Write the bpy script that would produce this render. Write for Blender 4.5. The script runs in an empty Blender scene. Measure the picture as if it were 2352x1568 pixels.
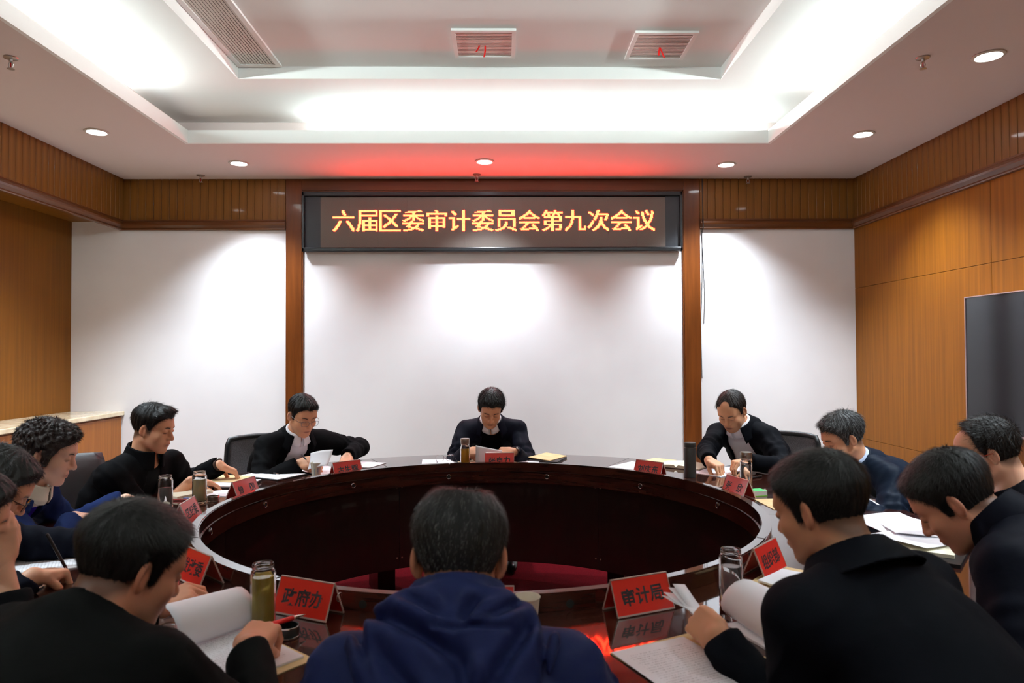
import bpy, bmesh, math, random
import numpy as np
from mathutils import Vector, Matrix
sc = bpy.context.scene
COL = sc.collection
PI = math.pi
rnd = random.Random(7)

# ---------------------------------------------------------------- camera
cam_data = bpy.data.cameras.new('camera')
cam = bpy.data.objects.new('camera', cam_data)
COL.objects.link(cam)
cam_data.sensor_width = 36.0
cam_data.lens = 1592.3 * 36.0 / 2352.0
cam_data.clip_start = 0.02
def cam_matrix(yaw, pitch, roll, loc):
    fwd = Vector((math.sin(yaw)*math.cos(pitch), math.cos(yaw)*math.cos(pitch), math.sin(pitch)))
    right = Vector((math.cos(yaw), -math.sin(yaw), 0)); up = right.cross(fwd)
    r = right*math.cos(roll) + up*math.sin(roll); u = up*math.cos(roll) - right*math.sin(roll)
    return Matrix(((r.x, u.x, -fwd.x, loc[0]), (r.y, u.y, -fwd.y, loc[1]), (r.z, u.z, -fwd.z, loc[2]), (0, 0, 0, 1)))
cam.matrix_world = cam_matrix(0.0147, 0.0196, -0.0046, (0, 0, 1.47))
cam_data.dof.use_dof = True
cam_data.dof.focus_distance = 4.7
cam_data.dof.aperture_fstop = 5.0
sc.camera = cam

# ---------------------------------------------------------------- world, exposure
world = bpy.data.worlds.new('world'); sc.world = world; world.use_nodes = True
world.node_tree.nodes['Background'].inputs[0].default_value = (0.5, 0.55, 0.6, 1)
world.node_tree.nodes['Background'].inputs[1].default_value = 0.0
sc.view_settings.view_transform = 'Standard'
sc.view_settings.look = 'None'
sc.view_settings.gamma = 1.0
sc.view_settings.use_curve_mapping = False
sc.view_settings.exposure = 0.0
sc.cycles.use_denoising = True
sc.cycles.max_bounces = 10
sc.cycles.diffuse_bounces = 6
sc.cycles.sample_clamp_indirect = 6.0

# light levels
TUBE_EMIT = 190.0        # fluorescent tubes in the ceiling cove
SPOT_W = 265.0           # each recessed downlight
LED_RED = 56.0          # red of the LED matrix

# ---------------------------------------------------------------- helpers
def srgb(r, g, b):
    f = lambda c: (c/255/12.92) if c/255 <= 0.04045 else ((c/255+0.055)/1.055)**2.4
    return (f(r), f(g), f(b), 1.0)
_mats = {}
def mat(name, color=(0.5, 0.5, 0.5, 1), rough=0.5, metal=0.0, spec=0.5, coat=0.0, emit=None, estr=0.0, trans=0.0, ior=1.45, sheen=0.0, sss=0.0, alpha=1.0):
    if name in _mats: return _mats[name]
    m = bpy.data.materials.new(name); m.use_nodes = True
    b = m.node_tree.nodes['Principled BSDF']
    b.inputs['Base Color'].default_value = color
    b.inputs['Roughness'].default_value = rough
    b.inputs['Metallic'].default_value = metal
    b.inputs['Specular IOR Level'].default_value = spec
    b.inputs['Coat Weight'].default_value = coat
    b.inputs['Coat Roughness'].default_value = 0.06
    b.inputs['Transmission Weight'].default_value = trans
    b.inputs['IOR'].default_value = ior
    b.inputs['Sheen Weight'].default_value = sheen
    b.inputs['Alpha'].default_value = alpha
    if sss:
        b.inputs['Subsurface Weight'].default_value = sss
        b.inputs['Subsurface Radius'].default_value = (0.012, 0.004, 0.002)
    if emit:
        b.inputs['Emission Color'].default_value = emit
        b.inputs['Emission Strength'].default_value = estr
    _mats[name] = m
    return m
def bsdf(m): return m.node_tree.nodes['Principled BSDF']
def node(m, t, **kw):
    n = m.node_tree.nodes.new(t)
    for k, v in kw.items(): setattr(n, k, v)
    return n
def link(m, a, b): m.node_tree.links.new(a, b)
def noise_col(m, c1, c2, scale=(1, 1, 1), nscale=5.0, detail=6.0, bump=0.0, rough=None, lo=0.35, hi=0.65, attr=None):
    """base colour from a noise in object space, optional bump"""
    tc = node(m, 'ShaderNodeTexCoord'); mp = node(m, 'ShaderNodeMapping'); nz = node(m, 'ShaderNodeTexNoise'); cr = node(m, 'ShaderNodeValToRGB')
    mp.inputs['Scale'].default_value = scale
    nz.inputs['Scale'].default_value = nscale; nz.inputs['Detail'].default_value = detail
    link(m, tc.outputs['Object'], mp.inputs[0]); link(m, mp.outputs[0], nz.inputs['Vector']); link(m, nz.outputs[0], cr.inputs[0])
    cr.color_ramp.elements[0].position = lo; cr.color_ramp.elements[0].color = c1
    cr.color_ramp.elements[1].position = hi; cr.color_ramp.elements[1].color = c2
    link(m, cr.outputs[0], bsdf(m).inputs['Base Color'])
    if bump:
        bp = node(m, 'ShaderNodeBump'); bp.inputs['Strength'].default_value = bump; bp.inputs['Distance'].default_value = 0.002
        link(m, nz.outputs[0], bp.inputs['Height']); link(m, bp.outputs[0], bsdf(m).inputs['Normal'])
    return nz, cr
def cloth_bump(m, scale, strength, dist=0.003):
    tc = node(m, 'ShaderNodeTexCoord'); nz = node(m, 'ShaderNodeTexNoise')
    nz.inputs['Scale'].default_value = scale; nz.inputs['Detail'].default_value = 5; nz.inputs['Distortion'].default_value = 0.6
    bp = node(m, 'ShaderNodeBump'); bp.inputs['Strength'].default_value = strength; bp.inputs['Distance'].default_value = dist
    link(m, tc.outputs['Object'], nz.inputs['Vector']); link(m, nz.outputs[0], bp.inputs['Height']); link(m, bp.outputs[0], bsdf(m).inputs['Normal'])

def link_obj(o, parent=None):
    COL.objects.link(o)
    if parent is not None: o.parent = parent
    return o
def tag(o, label=None, cat=None, group=None, kind=None):
    if label: o['label'] = label
    if cat: o['category'] = cat
    if group: o['group'] = group
    if kind: o['kind'] = kind
    return o
def empty(name, loc=(0, 0, 0), rz=0.0, label=None, cat=None, group=None):
    o = bpy.data.objects.new(name, None); COL.objects.link(o)
    o.location = loc; o.rotation_euler = (0, 0, rz); o.empty_display_size = 0.05
    return tag(o, label, cat, group)
def from_data(name, verts, faces, m, parent=None, smooth=False):
    me = bpy.data.meshes.new(name); me.from_pydata([tuple(map(float, v)) for v in verts], [], faces); me.update()
    if smooth: me.polygons.foreach_set('use_smooth', [True]*len(me.polygons))
    if m: me.materials.append(m)
    return link_obj(bpy.data.objects.new(name, me), parent)
def from_bm(name, bm, m, parent=None, smooth=False, loc=None):
    me = bpy.data.meshes.new(name); bmesh.ops.recalc_face_normals(bm, faces=bm.faces); bm.to_mesh(me); bm.free()
    if smooth: me.polygons.foreach_set('use_smooth', [True]*len(me.polygons))
    for mm in (m if isinstance(m, (list, tuple)) else [m]): me.materials.append(mm)
    o = link_obj(bpy.data.objects.new(name, me), parent)
    if loc: o.location = loc
    return o
def bm_box(bm, x0, x1, y0, y1, z0, z1, bev=0.0, M=None, seg=2):
    vs = [bm.verts.new((x, y, z)) for x in (x0, x1) for y in (y0, y1) for z in (z0, z1)]
    F = [(0, 1, 3, 2), (4, 6, 7, 5), (0, 4, 5, 1), (2, 3, 7, 6), (0, 2, 6, 4), (1, 5, 7, 3)]
    fs = [bm.faces.new([vs[i] for i in f]) for f in F]
    if bev:
        es = list({e for f in fs for e in f.edges})
        r = bmesh.ops.bevel(bm, geom=es, offset=bev, segments=seg, affect='EDGES', profile=0.5)
        vs = list({v for v in r['verts']} | {v for v in vs if v.is_valid})
    if M is not None: bmesh.ops.transform(bm, matrix=M, verts=[v for v in vs if v.is_valid])
def box(name, x0, x1, y0, y1, z0, z1, m, parent=None, bev=0.0, kind=None):
    bm = bmesh.new(); bm_box(bm, x0, x1, y0, y1, z0, z1, bev)
    o = from_bm(name, bm, m, parent)
    if kind: o['kind'] = kind
    return o
def bm_lathe(bm, prof, n=24, M=None, close=False):
    """prof: list of (r, z); revolved about z"""
    rings = []
    for r, z in prof:
        if r < 1e-6: rings.append([bm.verts.new((0, 0, z))])
        else: rings.append([bm.verts.new((r*math.cos(2*PI*i/n), r*math.sin(2*PI*i/n), z)) for i in range(n)])
    pairs = list(zip(rings[:-1], rings[1:])) + ([(rings[-1], rings[0])] if close else [])
    for a, b in pairs:
        for i in range(n):
            j = (i+1) % n
            if len(a) == 1 and len(b) == 1: continue
            if len(a) == 1: bm.faces.new((a[0], b[i], b[j]))
            elif len(b) == 1: bm.faces.new((a[i], a[j], b[0]))
            else: bm.faces.new((a[i], a[j], b[j], b[i]))
    if M is not None: bmesh.ops.transform(bm, matrix=M, verts=[v for r in rings for v in r])
def lathe(name, prof, m, parent=None, n=24, loc=None, M=None, close=False, smooth=True):
    bm = bmesh.new(); bm_lathe(bm, prof, n, M, close)
    o = from_bm(name, bm, m, parent, smooth, loc)
    if smooth: autosmooth(o)
    return o
def autosmooth(o, ang=0.6):
    me = o.data
    bm = bmesh.new(); bm.from_mesh(me)
    for e in bm.edges:
        if len(e.link_faces) == 2 and e.calc_face_angle(0) > ang: e.smooth = False
    bm.to_mesh(me); bm.free()
def bm_tube(bm, pts, r, n=8, caps=True):
    """tube along a polyline, r number or list"""
    pts = [Vector(p) for p in pts]; rs = r if isinstance(r, (list, tuple)) else [r]*len(pts)
    rings = []; ref = None
    for i, p in enumerate(pts):
        t = (pts[min(i+1, len(pts)-1)] - pts[max(i-1, 0)]).normalized()
        if ref is None:
            ref = Vector((0, 0, 1)) if abs(t.z) < 0.9 else Vector((1, 0, 0))
        a = ref - t*ref.dot(t); a.normalize(); b = t.cross(a); ref = a
        rings.append([bm.verts.new(p + (a*math.cos(2*PI*k/n) + b*math.sin(2*PI*k/n))*rs[i]) for k in range(n)])
    for A, B in zip(rings[:-1], rings[1:]):
        for k in range(n): bm.faces.new((A[k], A[(k+1) % n], B[(k+1) % n], B[k]))
    if caps:
        bm.faces.new(rings[0][::-1]); bm.faces.new(rings[-1])
def tube(name, pts, r, m, parent=None, n=8):
    bm = bmesh.new(); bm_tube(bm, pts, r, n)
    o = from_bm(name, bm, m, parent, True); autosmooth(o, 0.8); return o
def arc_solid(bm, r0, r1, z0, z1, a0, a1, n, cx=0, cy=0):
    """ring sector, angle measured from +y clockwise in degrees"""
    vs = []
    for i in range(n+1):
        a = math.radians(a0 + (a1-a0)*i/n); s, c = math.sin(a), math.cos(a)
        vs.append([bm.verts.new((cx+r*s, cy+r*c, z)) for r, z in ((r0, z0), (r1, z0), (r1, z1), (r0, z1))])
    full = abs(a1-a0) >= 359.9
    for i in range(n):
        A, B = vs[i], vs[i+1]
        for k in range(4): bm.faces.new((A[k], A[(k+1) % 4], B[(k+1) % 4], B[k]))
    if not full:
        bm.faces.new(vs[0]); bm.faces.new(vs[-1][::-1])
    else:
        bmesh.ops.remove_doubles(bm, verts=bm.verts, dist=1e-5)
def copy_tree(o, parent=None):
    c = o.copy(); COL.objects.link(c)
    if parent is not None: c.parent = parent
    for ch in list(o.children): copy_tree(ch, c)
    return c
def text_mesh(s, size, extrude=0.0, offset=0.0):
    """triangulated outline of a string in the built-in font, as (verts, faces), centred"""
    cu = bpy.data.curves.new('t', 'FONT'); cu.body = s; cu.size = size; cu.extrude = extrude; cu.offset = offset
    cu.align_x = 'CENTER'; cu.align_y = 'CENTER'; cu.resolution_u = 3
    o = bpy.data.objects.new('t', cu); COL.objects.link(o)
    bpy.context.view_layer.update()
    me = o.to_mesh()
    me.calc_loop_triangles()
    V = np.array([v.co[:] for v in me.vertices]); F = [tuple(t.vertices) for t in me.loop_triangles]
    o.to_mesh_clear(); bpy.data.objects.remove(o); bpy.data.curves.remove(cu)
    return V, F
# ================================================================ materials of the room
M_paint = mat('paint_white', srgb(228, 222, 222), 0.7, spec=0.2)
noise_col(M_paint, srgb(230, 226, 228), srgb(238, 235, 236), nscale=1.3, detail=3)
M_ceil = mat('paint_ceiling_bounce', srgb(214, 199, 195), 0.8, spec=0.15)  # pink bounce from the wood and dimmer light are put into this colour
M_cove = mat('paint_cove', srgb(236, 236, 234), 0.75, spec=0.15)
def wood(name, c1, c2, scale, rough=0.38, coat=0.15, lo=0.3, hi=0.72, nscale=3.0):
    m = mat(name, c1, rough, spec=0.3, coat=coat)
    nz, cr = noise_col(m, c1, c2, scale, nscale, 8, bump=0.05, lo=lo, hi=hi)
    return m
M_veneer = wood('veneer_orange', srgb(116, 66, 4), srgb(140, 83, 7), (14, 14, 0.35), rough=0.5, coat=0.0)
M_slat = wood('slat_wood', srgb(104, 64, 20), srgb(128, 82, 30), (12, 12, 0.4), rough=0.42)
M_alcove = wood('veneer_alcove', srgb(108, 64, 4), srgb(126, 76, 7), (14, 14, 0.35), rough=0.5, coat=0.0)
M_rail = wood('rail_wood', srgb(84, 46, 22), srgb(104, 60, 28), (0.6, 0.6, 9), rough=0.33, coat=0.3)
M_post = wood('post_wood', srgb(92, 46, 14), srgb(118, 62, 22), (9, 9, 0.7), rough=0.33, coat=0.3)
M_dark_gap = mat('gap_dark', srgb(28, 17, 8), 0.8)
M_cab = wood('cabinet_wood', srgb(136, 76, 18), srgb(160, 94, 28), (14, 14, 0.4))
M_marble = mat('marble_cream', srgb(222, 203, 170), 0.18, coat=0.3)
noise_col(M_marble, srgb(205, 184, 150), srgb(232, 216, 186), nscale=9, detail=8)
M_carpet = mat('carpet_red', srgb(80, 3, 12), 0.95, spec=0.05)
noise_col(M_carpet, srgb(70, 2, 10), srgb(92, 4, 15), nscale=160, detail=4, bump=0.6)
M_floor = mat('floor_neutral', srgb(150, 138, 124), 0.3)  # unseen floor, given a neutral colour to keep the bounce from reddening
noise_col(M_floor, srgb(140, 128, 114), srgb(160, 148, 134), nscale=3)
M_alu = mat('aluminium', srgb(190, 188, 186), 0.35, 0.9)
M_vent = mat('vent_paint', srgb(205, 200, 192), 0.5)
M_ventdark = mat('vent_dark', srgb(20, 18, 16), 0.9)
M_black = mat('black_plastic', srgb(22, 22, 24), 0.4)
M_chrome = mat('chrome', srgb(215, 215, 215), 0.12, 1.0)

# ================================================================ room shell
ZC = 3.073; XL = -3.414; XR = 3.24; YB = 6.30; YR = -2.4; XA = -3.88
ZU = 3.275; ZT = 3.356
box('floor', XA-0.2, XR+0.3, YR-0.2, YB+0.4, -0.08, 0.0, M_floor, kind='structure')
bm = bmesh.new(); bm_lathe(bm, [(0, 0.0), (2.0, 0.0), (2.0, 0.006), (1.99, 0.009), (0, 0.009)], 96)
tag(from_bm('carpet', bm, M_carpet, None, loc=(-0.078, 3.058, 0.001)), 'deep red carpet under the open table middle, cut round to limit red bounce', 'carpet')  # disc shape chosen to limit red bounce; full extent is unseen
# back wall: side panels of white paint, recess between the posts
wb = box('wall_back', XA-0.1, -1.88, YB, YB+0.25, 0, ZC+0.4, M_paint, kind='structure')
box('painted_panel', 1.74, XR+0.2, YB, YB+0.25, 0, ZC+0.4, M_paint, wb)
box('painted_panel', -1.88, 1.74, YB+0.001, YB+0.25, 0, ZC+0.4, M_paint, wb)
# hairline streaks and scuffs on the paint are left to the paint itself
wr = box('wall_right', XR+0.02, XR+0.2, YR-0.2, YB+0.2, 0, ZC+0.4, M_dark_gap, kind='structure')
ZJ = (0.0, 0.708, 2.066, 2.62); YJ = (YB, 4.526, 3.30, 2.08, 0.86, -0.36, -2.4)
for a, b in zip(ZJ[:-1], ZJ[1:]):
    for y1, y0 in zip(YJ[:-1], YJ[1:]):
        box('panel', XR, XR+0.03, y0+0.0015, y1-0.0015, a+0.0015, b-0.0015, M_veneer, wr, bev=0.001)
# left: alcove with its own back panel
wl = box('wall_left', XA-0.2, XA-0.02, YR-0.2, YB+0.2, 0, ZC+0.4, M_dark_gap, kind='structure')
ya = [YB, 5.08, 3.86, 2.64, 1.42, 0.2, -1.02, YR]
for y1, y0 in zip(ya[:-1], ya[1:]):
    box('panel', XA-0.02, XA, y0+0.001, y1-0.001, 0.0, 2.69, M_alcove, wl, bev=0.001)
box('soffit', XA-0.02, XL, YR, YB, 2.69, 2.72, M_alcove, wl)
box('bulkhead', XA-0.02, XL-0.012, YR, YB, 2.72, ZC+0.02, M_dark_gap, wl)
box('wall_rear', XA-0.2, XR+0.3, YR-0.2, YR, 0, ZC+0.4, M_paint, kind='structure')

# ---- ceiling: lower ring, cove lip, tray, inner recess
CX0, CX1, CY0, CY1 = -2.351, 2.032, -0.6, 5.212
def ring_boxes(bm, ox0, ox1, oy0, oy1, ix0, ix1, iy0, iy1, z0, z1):
    bm_box(bm, ox0, ix0, oy0, oy1, z0, z1); bm_box(bm, ix1, ox1, oy0, oy1, z0, z1)
    bm_box(bm, ix0, ix1, iy1, oy1, z0, z1); bm_box(bm, ix0, ix1, oy0, iy0, z0, z1)
bm = bmesh.new()
w = 0.14
ring_boxes(bm, XA-0.2, XR+0.3, YR-0.2, YB+0.3, CX0-w, CX1+w, CY0-w, CY1+w, ZC, ZC+0.38)
ring_boxes(bm, CX0-w, CX1+w, CY0-w, CY1+w, CX0-0.01, CX1+0.01, CY0-0.01, CY1+0.01, ZC, ZC+0.02)
ceil = from_bm('ceiling', bm, M_ceil); ceil['kind'] = 'structure'
bm = bmesh.new()
ring_boxes(bm, CX0-0.025, CX1+0.025, CY0-0.025, CY1+0.025, CX0, CX1, CY0, CY1, ZC-0.001, ZC+0.097)
from_bm('cove_lip', bm, M_cove, ceil)
RX0, RX1, RY0, RY1 = -1.708, 1.447, 0.3, 4.50
bm = bmesh.new()
ring_boxes(bm, CX0-w, CX1+w, CY0-w, CY1+w, RX0-0.01, RX1+0.01, RY0-0.01, RY1+0.01, ZU, ZU+0.03)
from_bm('tray_panel', bm, M_cove, ceil)
bm = bmesh.new()
ring_boxes(bm, RX0-0.02, RX1+0.02, RY0-0.02, RY1+0.02, RX0, RX1, RY0, RY1, ZU-0.0005, ZT+0.01)
from_bm('recess_side', bm, M_cove, ceil)
box('recess_panel', RX0-0.02, RX1+0.02, RY0-0.02, RY1+0.02, ZT, ZT+0.04, mat('paint_recess', srgb(228, 230, 228), 0.8, spec=0.15), ceil)  # ceiling paint without the bounce tint, hence lighter
box('roof_slab', XA-0.2, XR+0.3, YR-0.2, YB+0.3, ZT+0.09, ZT+0.15, M_ceil, ceil)

# ---- slatted fascia boards (trim) and the rail beneath
Z0F, Z1F = 2.70, ZC
slat_me = {}
def slat(parent, x, y, wid, axis, depth=0.012):
    key = (round(wid, 4), axis)
    if key not in slat_me:
        bm = bmesh.new()
        if axis == 'x': bm_box(bm, 0, wid, -depth, 0, 0, Z1F-Z0F, 0.0025, seg=1)
        elif axis == 'yr': bm_box(bm, -depth, 0, 0, wid, 0, Z1F-Z0F, 0.0025, seg=1)
        else: bm_box(bm, 0, depth, 0, wid, 0, Z1F-Z0F, 0.0025, seg=1)
        me = bpy.data.meshes.new('slat'); bm.to_mesh(me); bm.free(); me.materials.append(M_slat); slat_me[key] = me
    o = bpy.data.objects.new('slat', slat_me[key]); o.location = (x, y, Z0F); link_obj(o, parent); return o
t1 = box('trim_1', XL, -1.95, YB-0.012, YB, Z0F, Z1F, M_dark_gap, kind='structure')
n = 21; ww = (-1.95-XL)/n
for i in range(n): slat(t1, XL+i*ww+0.0012, YB-0.012, ww-0.0024, 'x')
t2 = box('trim_2', 1.812, XR, YB-0.012, YB, Z0F, Z1F, M_dark_gap, kind='structure')
n = 20; ww = (XR-1.812)/n
for i in range(n): slat(t2, 1.812+i*ww+0.0012, YB-0.012, ww-0.0024, 'x')
t3 = box('trim_3', XL-0.012, XL, YR, YB-0.024, Z0F, Z1F, M_dark_gap, kind='structure')
for i in range(110): slat(t3, XL, YB-0.026-(i+1)*0.0695+0.003, 0.0655, 'yl')
t4 = box('trim_4', XR, XR+0.012, YR, YB-0.024, Z0F, Z1F, M_dark_gap, kind='structure')
for i in range(110): slat(t4, XR, YB-0.026-(i+1)*0.0695+0.003, 0.0655, 'yr')
def rail(name, p0, p1, inward):
    """moulded rail; profile (out, z) swept from p0 to p1"""
    prof = [(0, 2.610), (0.030, 2.610), (0.034, 2.618), (0.030, 2.628), (0.036, 2.634), (0.052, 2.650), (0.056, 2.664), (0.050, 2.680), (0.040, 2.690), (0.040, 2.702), (0, 2.702)]
    d = Vector(inward); V = []; F = []
    for p in (p0, p1):
        for o_, z in prof: V.append((p[0]+d.x*o_, p[1]+d.y*o_, z))
    k = len(prof)
    for i in range(k): F.append((i, (i+1) % k, k+(i+1) % k, k+i))
    F += [tuple(range(k))[::-1], tuple(range(k, 2*k))]
    o = from_data(name, V, F, M_rail, None); o['kind'] = 'structure'; return o
rail('trim_5', (XL, YB-0.002), (-1.949, YB-0.002), (0, -1, 0))
rail('trim_6', (1.812, YB-0.002), (XR, YB-0.002), (0, -1, 0))
rail('trim_7', (XL-0.03, YR), (XL-0.03, YB), (1, 0, 0))
rail('trim_8', (XR+0.002, YR), (XR+0.002, YB), (-1, 0, 0))
# ---- wooden portal around the recess: two posts and a lintel with a stepped inner edge
def bm_post(bm, x0, x1, inner):
    bm_box(bm, x0, x1, 6.276, YB+0.01, 0, ZC-0.0, 0.003)
    s = -1 if inner < 0 else 1
    xi = x0 if inner < 0 else x1
    bm_box(bm, xi-0.022 if inner > 0 else xi-0.012, xi+0.012 if inner > 0 else xi+0.022, 6.283, YB, 0, 2.95, 0.004)
t9 = empty('trim_9'); t9['kind'] = 'structure'
bm = bmesh.new(); bm_post(bm, -1.949, -1.806, 1); from_bm('post', bm, M_post, t9)
bm = bmesh.new(); bm_post(bm, 1.664, 1.812, -1); from_bm('post', bm, M_post, t9)
bm = bmesh.new(); bm_box(bm, -1.806, 1.664, 6.276, YB+0.01, 2.968, ZC, 0.003); bm_box(bm, -1.80, 1.66, 6.283, YB, 2.950, 2.985, 0.004)
from_bm('lintel', bm, M_rail, t9)

# ---- baseboards
box('baseboard_back', XL, XR, YB-0.012, YB, 0, 0.1, M_rail, kind='structure')
box('baseboard_right', XR-0.012, XR, YR, YB, 0, 0.1, M_rail, kind='structure')

# ================================================================ lamps of the ceiling
M_tube = mat('tube_glow', (1, 1, 1, 1), 0.4, emit=(0.84, 1.0, 0.99, 1), estr=TUBE_EMIT)
M_cap = mat('tube_cap', srgb(200, 200, 200), 0.4, 0.6)
def cove_tube(p0, p1, label):
    p0 = Vector(p0); p1 = Vector(p1); t = empty('cove_tube', (p0+p1)/2, 0, label, 'lamp', 'tubes: '+label)
    a = p0-(p0+p1)/2; b = p1-(p0+p1)/2
    tube('tube', [a, b], 0.013, M_tube, t, 10)
    d = (b-a).normalized()
    bm = bmesh.new(); bm_tube(bm, [a-d*0.02, a], 0.0145, 10); bm_tube(bm, [b, b+d*0.02], 0.0145, 10)
    lo = Vector((0, 0, -0.018))
    bm_tube(bm, [a-d*0.02+lo, b+d*0.02+lo], 0.01, 6)
    from_bm('fitting', bm, M_cap, t)
zt = ZC+0.107
yt = CY1+0.075
for x0 in (-1.38, -0.25, 0.88): cove_tube((x0, yt, zt), (x0+1.09, yt, zt), 'fluorescent tube hidden in the far ceiling cove')
for y0 in (3.42, 2.28, 1.14, 0.0):
    cove_tube((CX0-0.075, y0, zt), (CX0-0.075, y0+1.09, zt), 'fluorescent tube hidden in the left ceiling cove')
    cove_tube((CX1+0.075, y0+0.0, zt), (CX1+0.075, y0+1.09, zt), 'fluorescent tube hidden in the right ceiling cove')
for x0 in (-1.9, -0.7, 0.5): cove_tube((x0, CY0-0.075, zt), (x0+1.09, CY0-0.075, zt), 'fluorescent tube hidden in the near ceiling cove')

M_lens = mat('downlight_lens', (1, 1, 1, 1), 0.4, emit=(0.93, 0.96, 1.0, 1), estr=26.0)
def downlight(x, y, label):
    t = empty('downlight', (x, y, ZC), 0, label, 'lamp', 'round recessed downlights in the lower ceiling')
    lathe('trim_ring', [(0.062, 0.002), (0.078, 0.002), (0.082, -0.003), (0.080, -0.007), (0.066, -0.010), (0.060, -0.004)], M_vent, t, 28, close=True)
    lathe('lens', [(0, -0.0075), (0.03, -0.0072), (0.056, -0.005), (0.062, -0.002)], M_lens, t, 28)
    L = bpy.data.lights.new('spot', 'SPOT'); L.energy = SPOT_W; L.spot_size = math.radians(106); L.spot_blend = 0.85; L.shadow_soft_size = 0.05; L.color = (0.81, 0.92, 1.0)
    lo = bpy.data.objects.new('spot', L); lo.location = (0, 0, -0.03); link_obj(lo, t)
for x, y, lab in ((-2.876, 4.945, 'glowing downlight above the left wooden bulkhead'), (-2.173, 5.752, 'glowing downlight near the back wall, left of the wooden portal'),
                  (-0.136, 5.704, 'glowing downlight in the red glow above the display'), (1.902, 5.80, 'glowing downlight near the back wall, right of the display'),
                  (2.643, 4.993, 'glowing downlight by the right wall, farther of the two'), (2.631, 3.669, 'glowing downlight by the right wall, nearer of the two')):
    downlight(x, y, lab)
for x, y in ((-2.876, 3.65), (-2.876, 2.3), (-2.876, 0.9), (2.631, 2.3), (2.631, 0.9)):  # unseen downlights, added because the room needs their light
    downlight(x, y, 'unseen downlight added beyond the picture edge for its light')

def sprinkler(x, y, label):
    t = empty('sprinkler', (x, y, ZC), 0, label, 'sprinkler', 'fire sprinkler heads under the ceiling')
    lathe('escutcheon', [(0, 0.0), (0.036, 0.0), (0.034, -0.006), (0.014, -0.010), (0, -0.010)], M_alu, t, 18)
    bm = bmesh.new()
    bm_lathe(bm, [(0, -0.01), (0.009, -0.01), (0.009, -0.022), (0.006, -0.026), (0, -0.026)], 10)
    for s in (-1, 1): bm_tube(bm, [(s*0.007, 0, -0.024), (s*0.013, 0, -0.038), (s*0.010, 0, -0.052), (s*0.003, 0, -0.06)], 0.0025, 6)
    from_bm('frame', bm, M_alu, t)
    bm = bmesh.new(); bm_lathe(bm, [(0, -0.026), (0.003, -0.028), (0.003, -0.054), (0, -0.056)], 8); from_bm('bulb', bm, mat('sprinkler_red', srgb(160, 20, 20), 0.2), t)
    lathe('deflector', [(0, -0.06), (0.017, -0.060), (0.019, -0.0625), (0, -0.064)], M_alu, t, 14)
for x, y, lab in ((-2.619, 3.716, 'metal fire sprinkler at the left edge of the ceiling'), (-2.656, 6.14, 'small sprinkler above the left slatted fascia'),
                  (-0.216, 6.118, 'small sprinkler in the red glow above the wooden lintel'), (2.23, 6.20, 'small sprinkler above the right slatted fascia'),
                  (2.291, 3.697, 'metal fire sprinkler between the cove and the right wall')):
    sprinkler(x, y, lab)

def square_vent(cx, cy, sx, sy, label, ribbon):
    t = empty('ceiling_vent', (cx, cy, ZT), 0, label, 'air vent', 'square ceiling vents with red ribbons')
    bm = bmesh.new(); f = 0.024
    ring_boxes(bm, -sx/2, sx/2, -sy/2, sy/2, -sx/2+f, sx/2-f, -sy/2+f, sy/2-f, -0.014, 0.0)
    from_bm('frame', bm, M_cove, t)
    box('backing', -sx/2+f, sx/2-f, -sy/2+f, sy/2-f, -0.001, 0.0005, M_ventdark, t)
    n = 17; step = (sy-2*f)/n
    me = None
    for i in range(n):
        y = -sy/2+f+(i+0.5)*step
        if me is None:
            bm = bmesh.new(); bm_box(bm, -sx/2+f, sx/2-f, -0.0056, 0.0056, -0.0015, 0.0015, M=Matrix.Rotation(0.04, 4, 'X'))
            me = bpy.data.meshes.new('slat'); bm.to_mesh(me); bm.free(); me.materials.append(M_vent)
        o = bpy.data.objects.new('slat', me); o.location = (0, y, -0.008); link_obj(o, t)
    M_rib = mat('ribbon_red', srgb(214, 30, 24), 0.6)
    for dx, pts in ribbon:
        V = []; F = []
        for i, (px, py, pz) in enumerate(pts):
            V += [(dx+px-0.005, py, pz), (dx+px+0.005, py, pz)]
            if i: F.append((2*i-2, 2*i-1, 2*i+1, 2*i))
        o = from_data('ribbon', V, F, M_rib, t); so = o.modifiers.new('s', 'SOLIDIFY'); so.thickness = 0.0012
square_vent(-0.098, 4.156, 0.378, 0.378, 'square ceiling vent with two separate short red ribbons, left of its pair',
            [(-0.03, [(0, 0.01, -0.012), (-0.004, -0.0, -0.03), (-0.012, -0.015, -0.05), (-0.018, -0.02, -0.062)]), (0.005, [(0, 0.01, -0.012), (0, 0.0, -0.05), (-0.006, -0.01, -0.09)])])
square_vent(0.973, 4.176, 0.372, 0.372, 'square ceiling vent with a red ribbon hanging in a V, right of its pair',
            [(0.0, [(0, 0.01, -0.012), (-0.008, 0.0, -0.04), (-0.012, -0.01, -0.07)]), (0.0, [(0, 0.01, -0.012), (0.008, 0.0, -0.04), (0.02, -0.015, -0.085)])])
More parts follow.
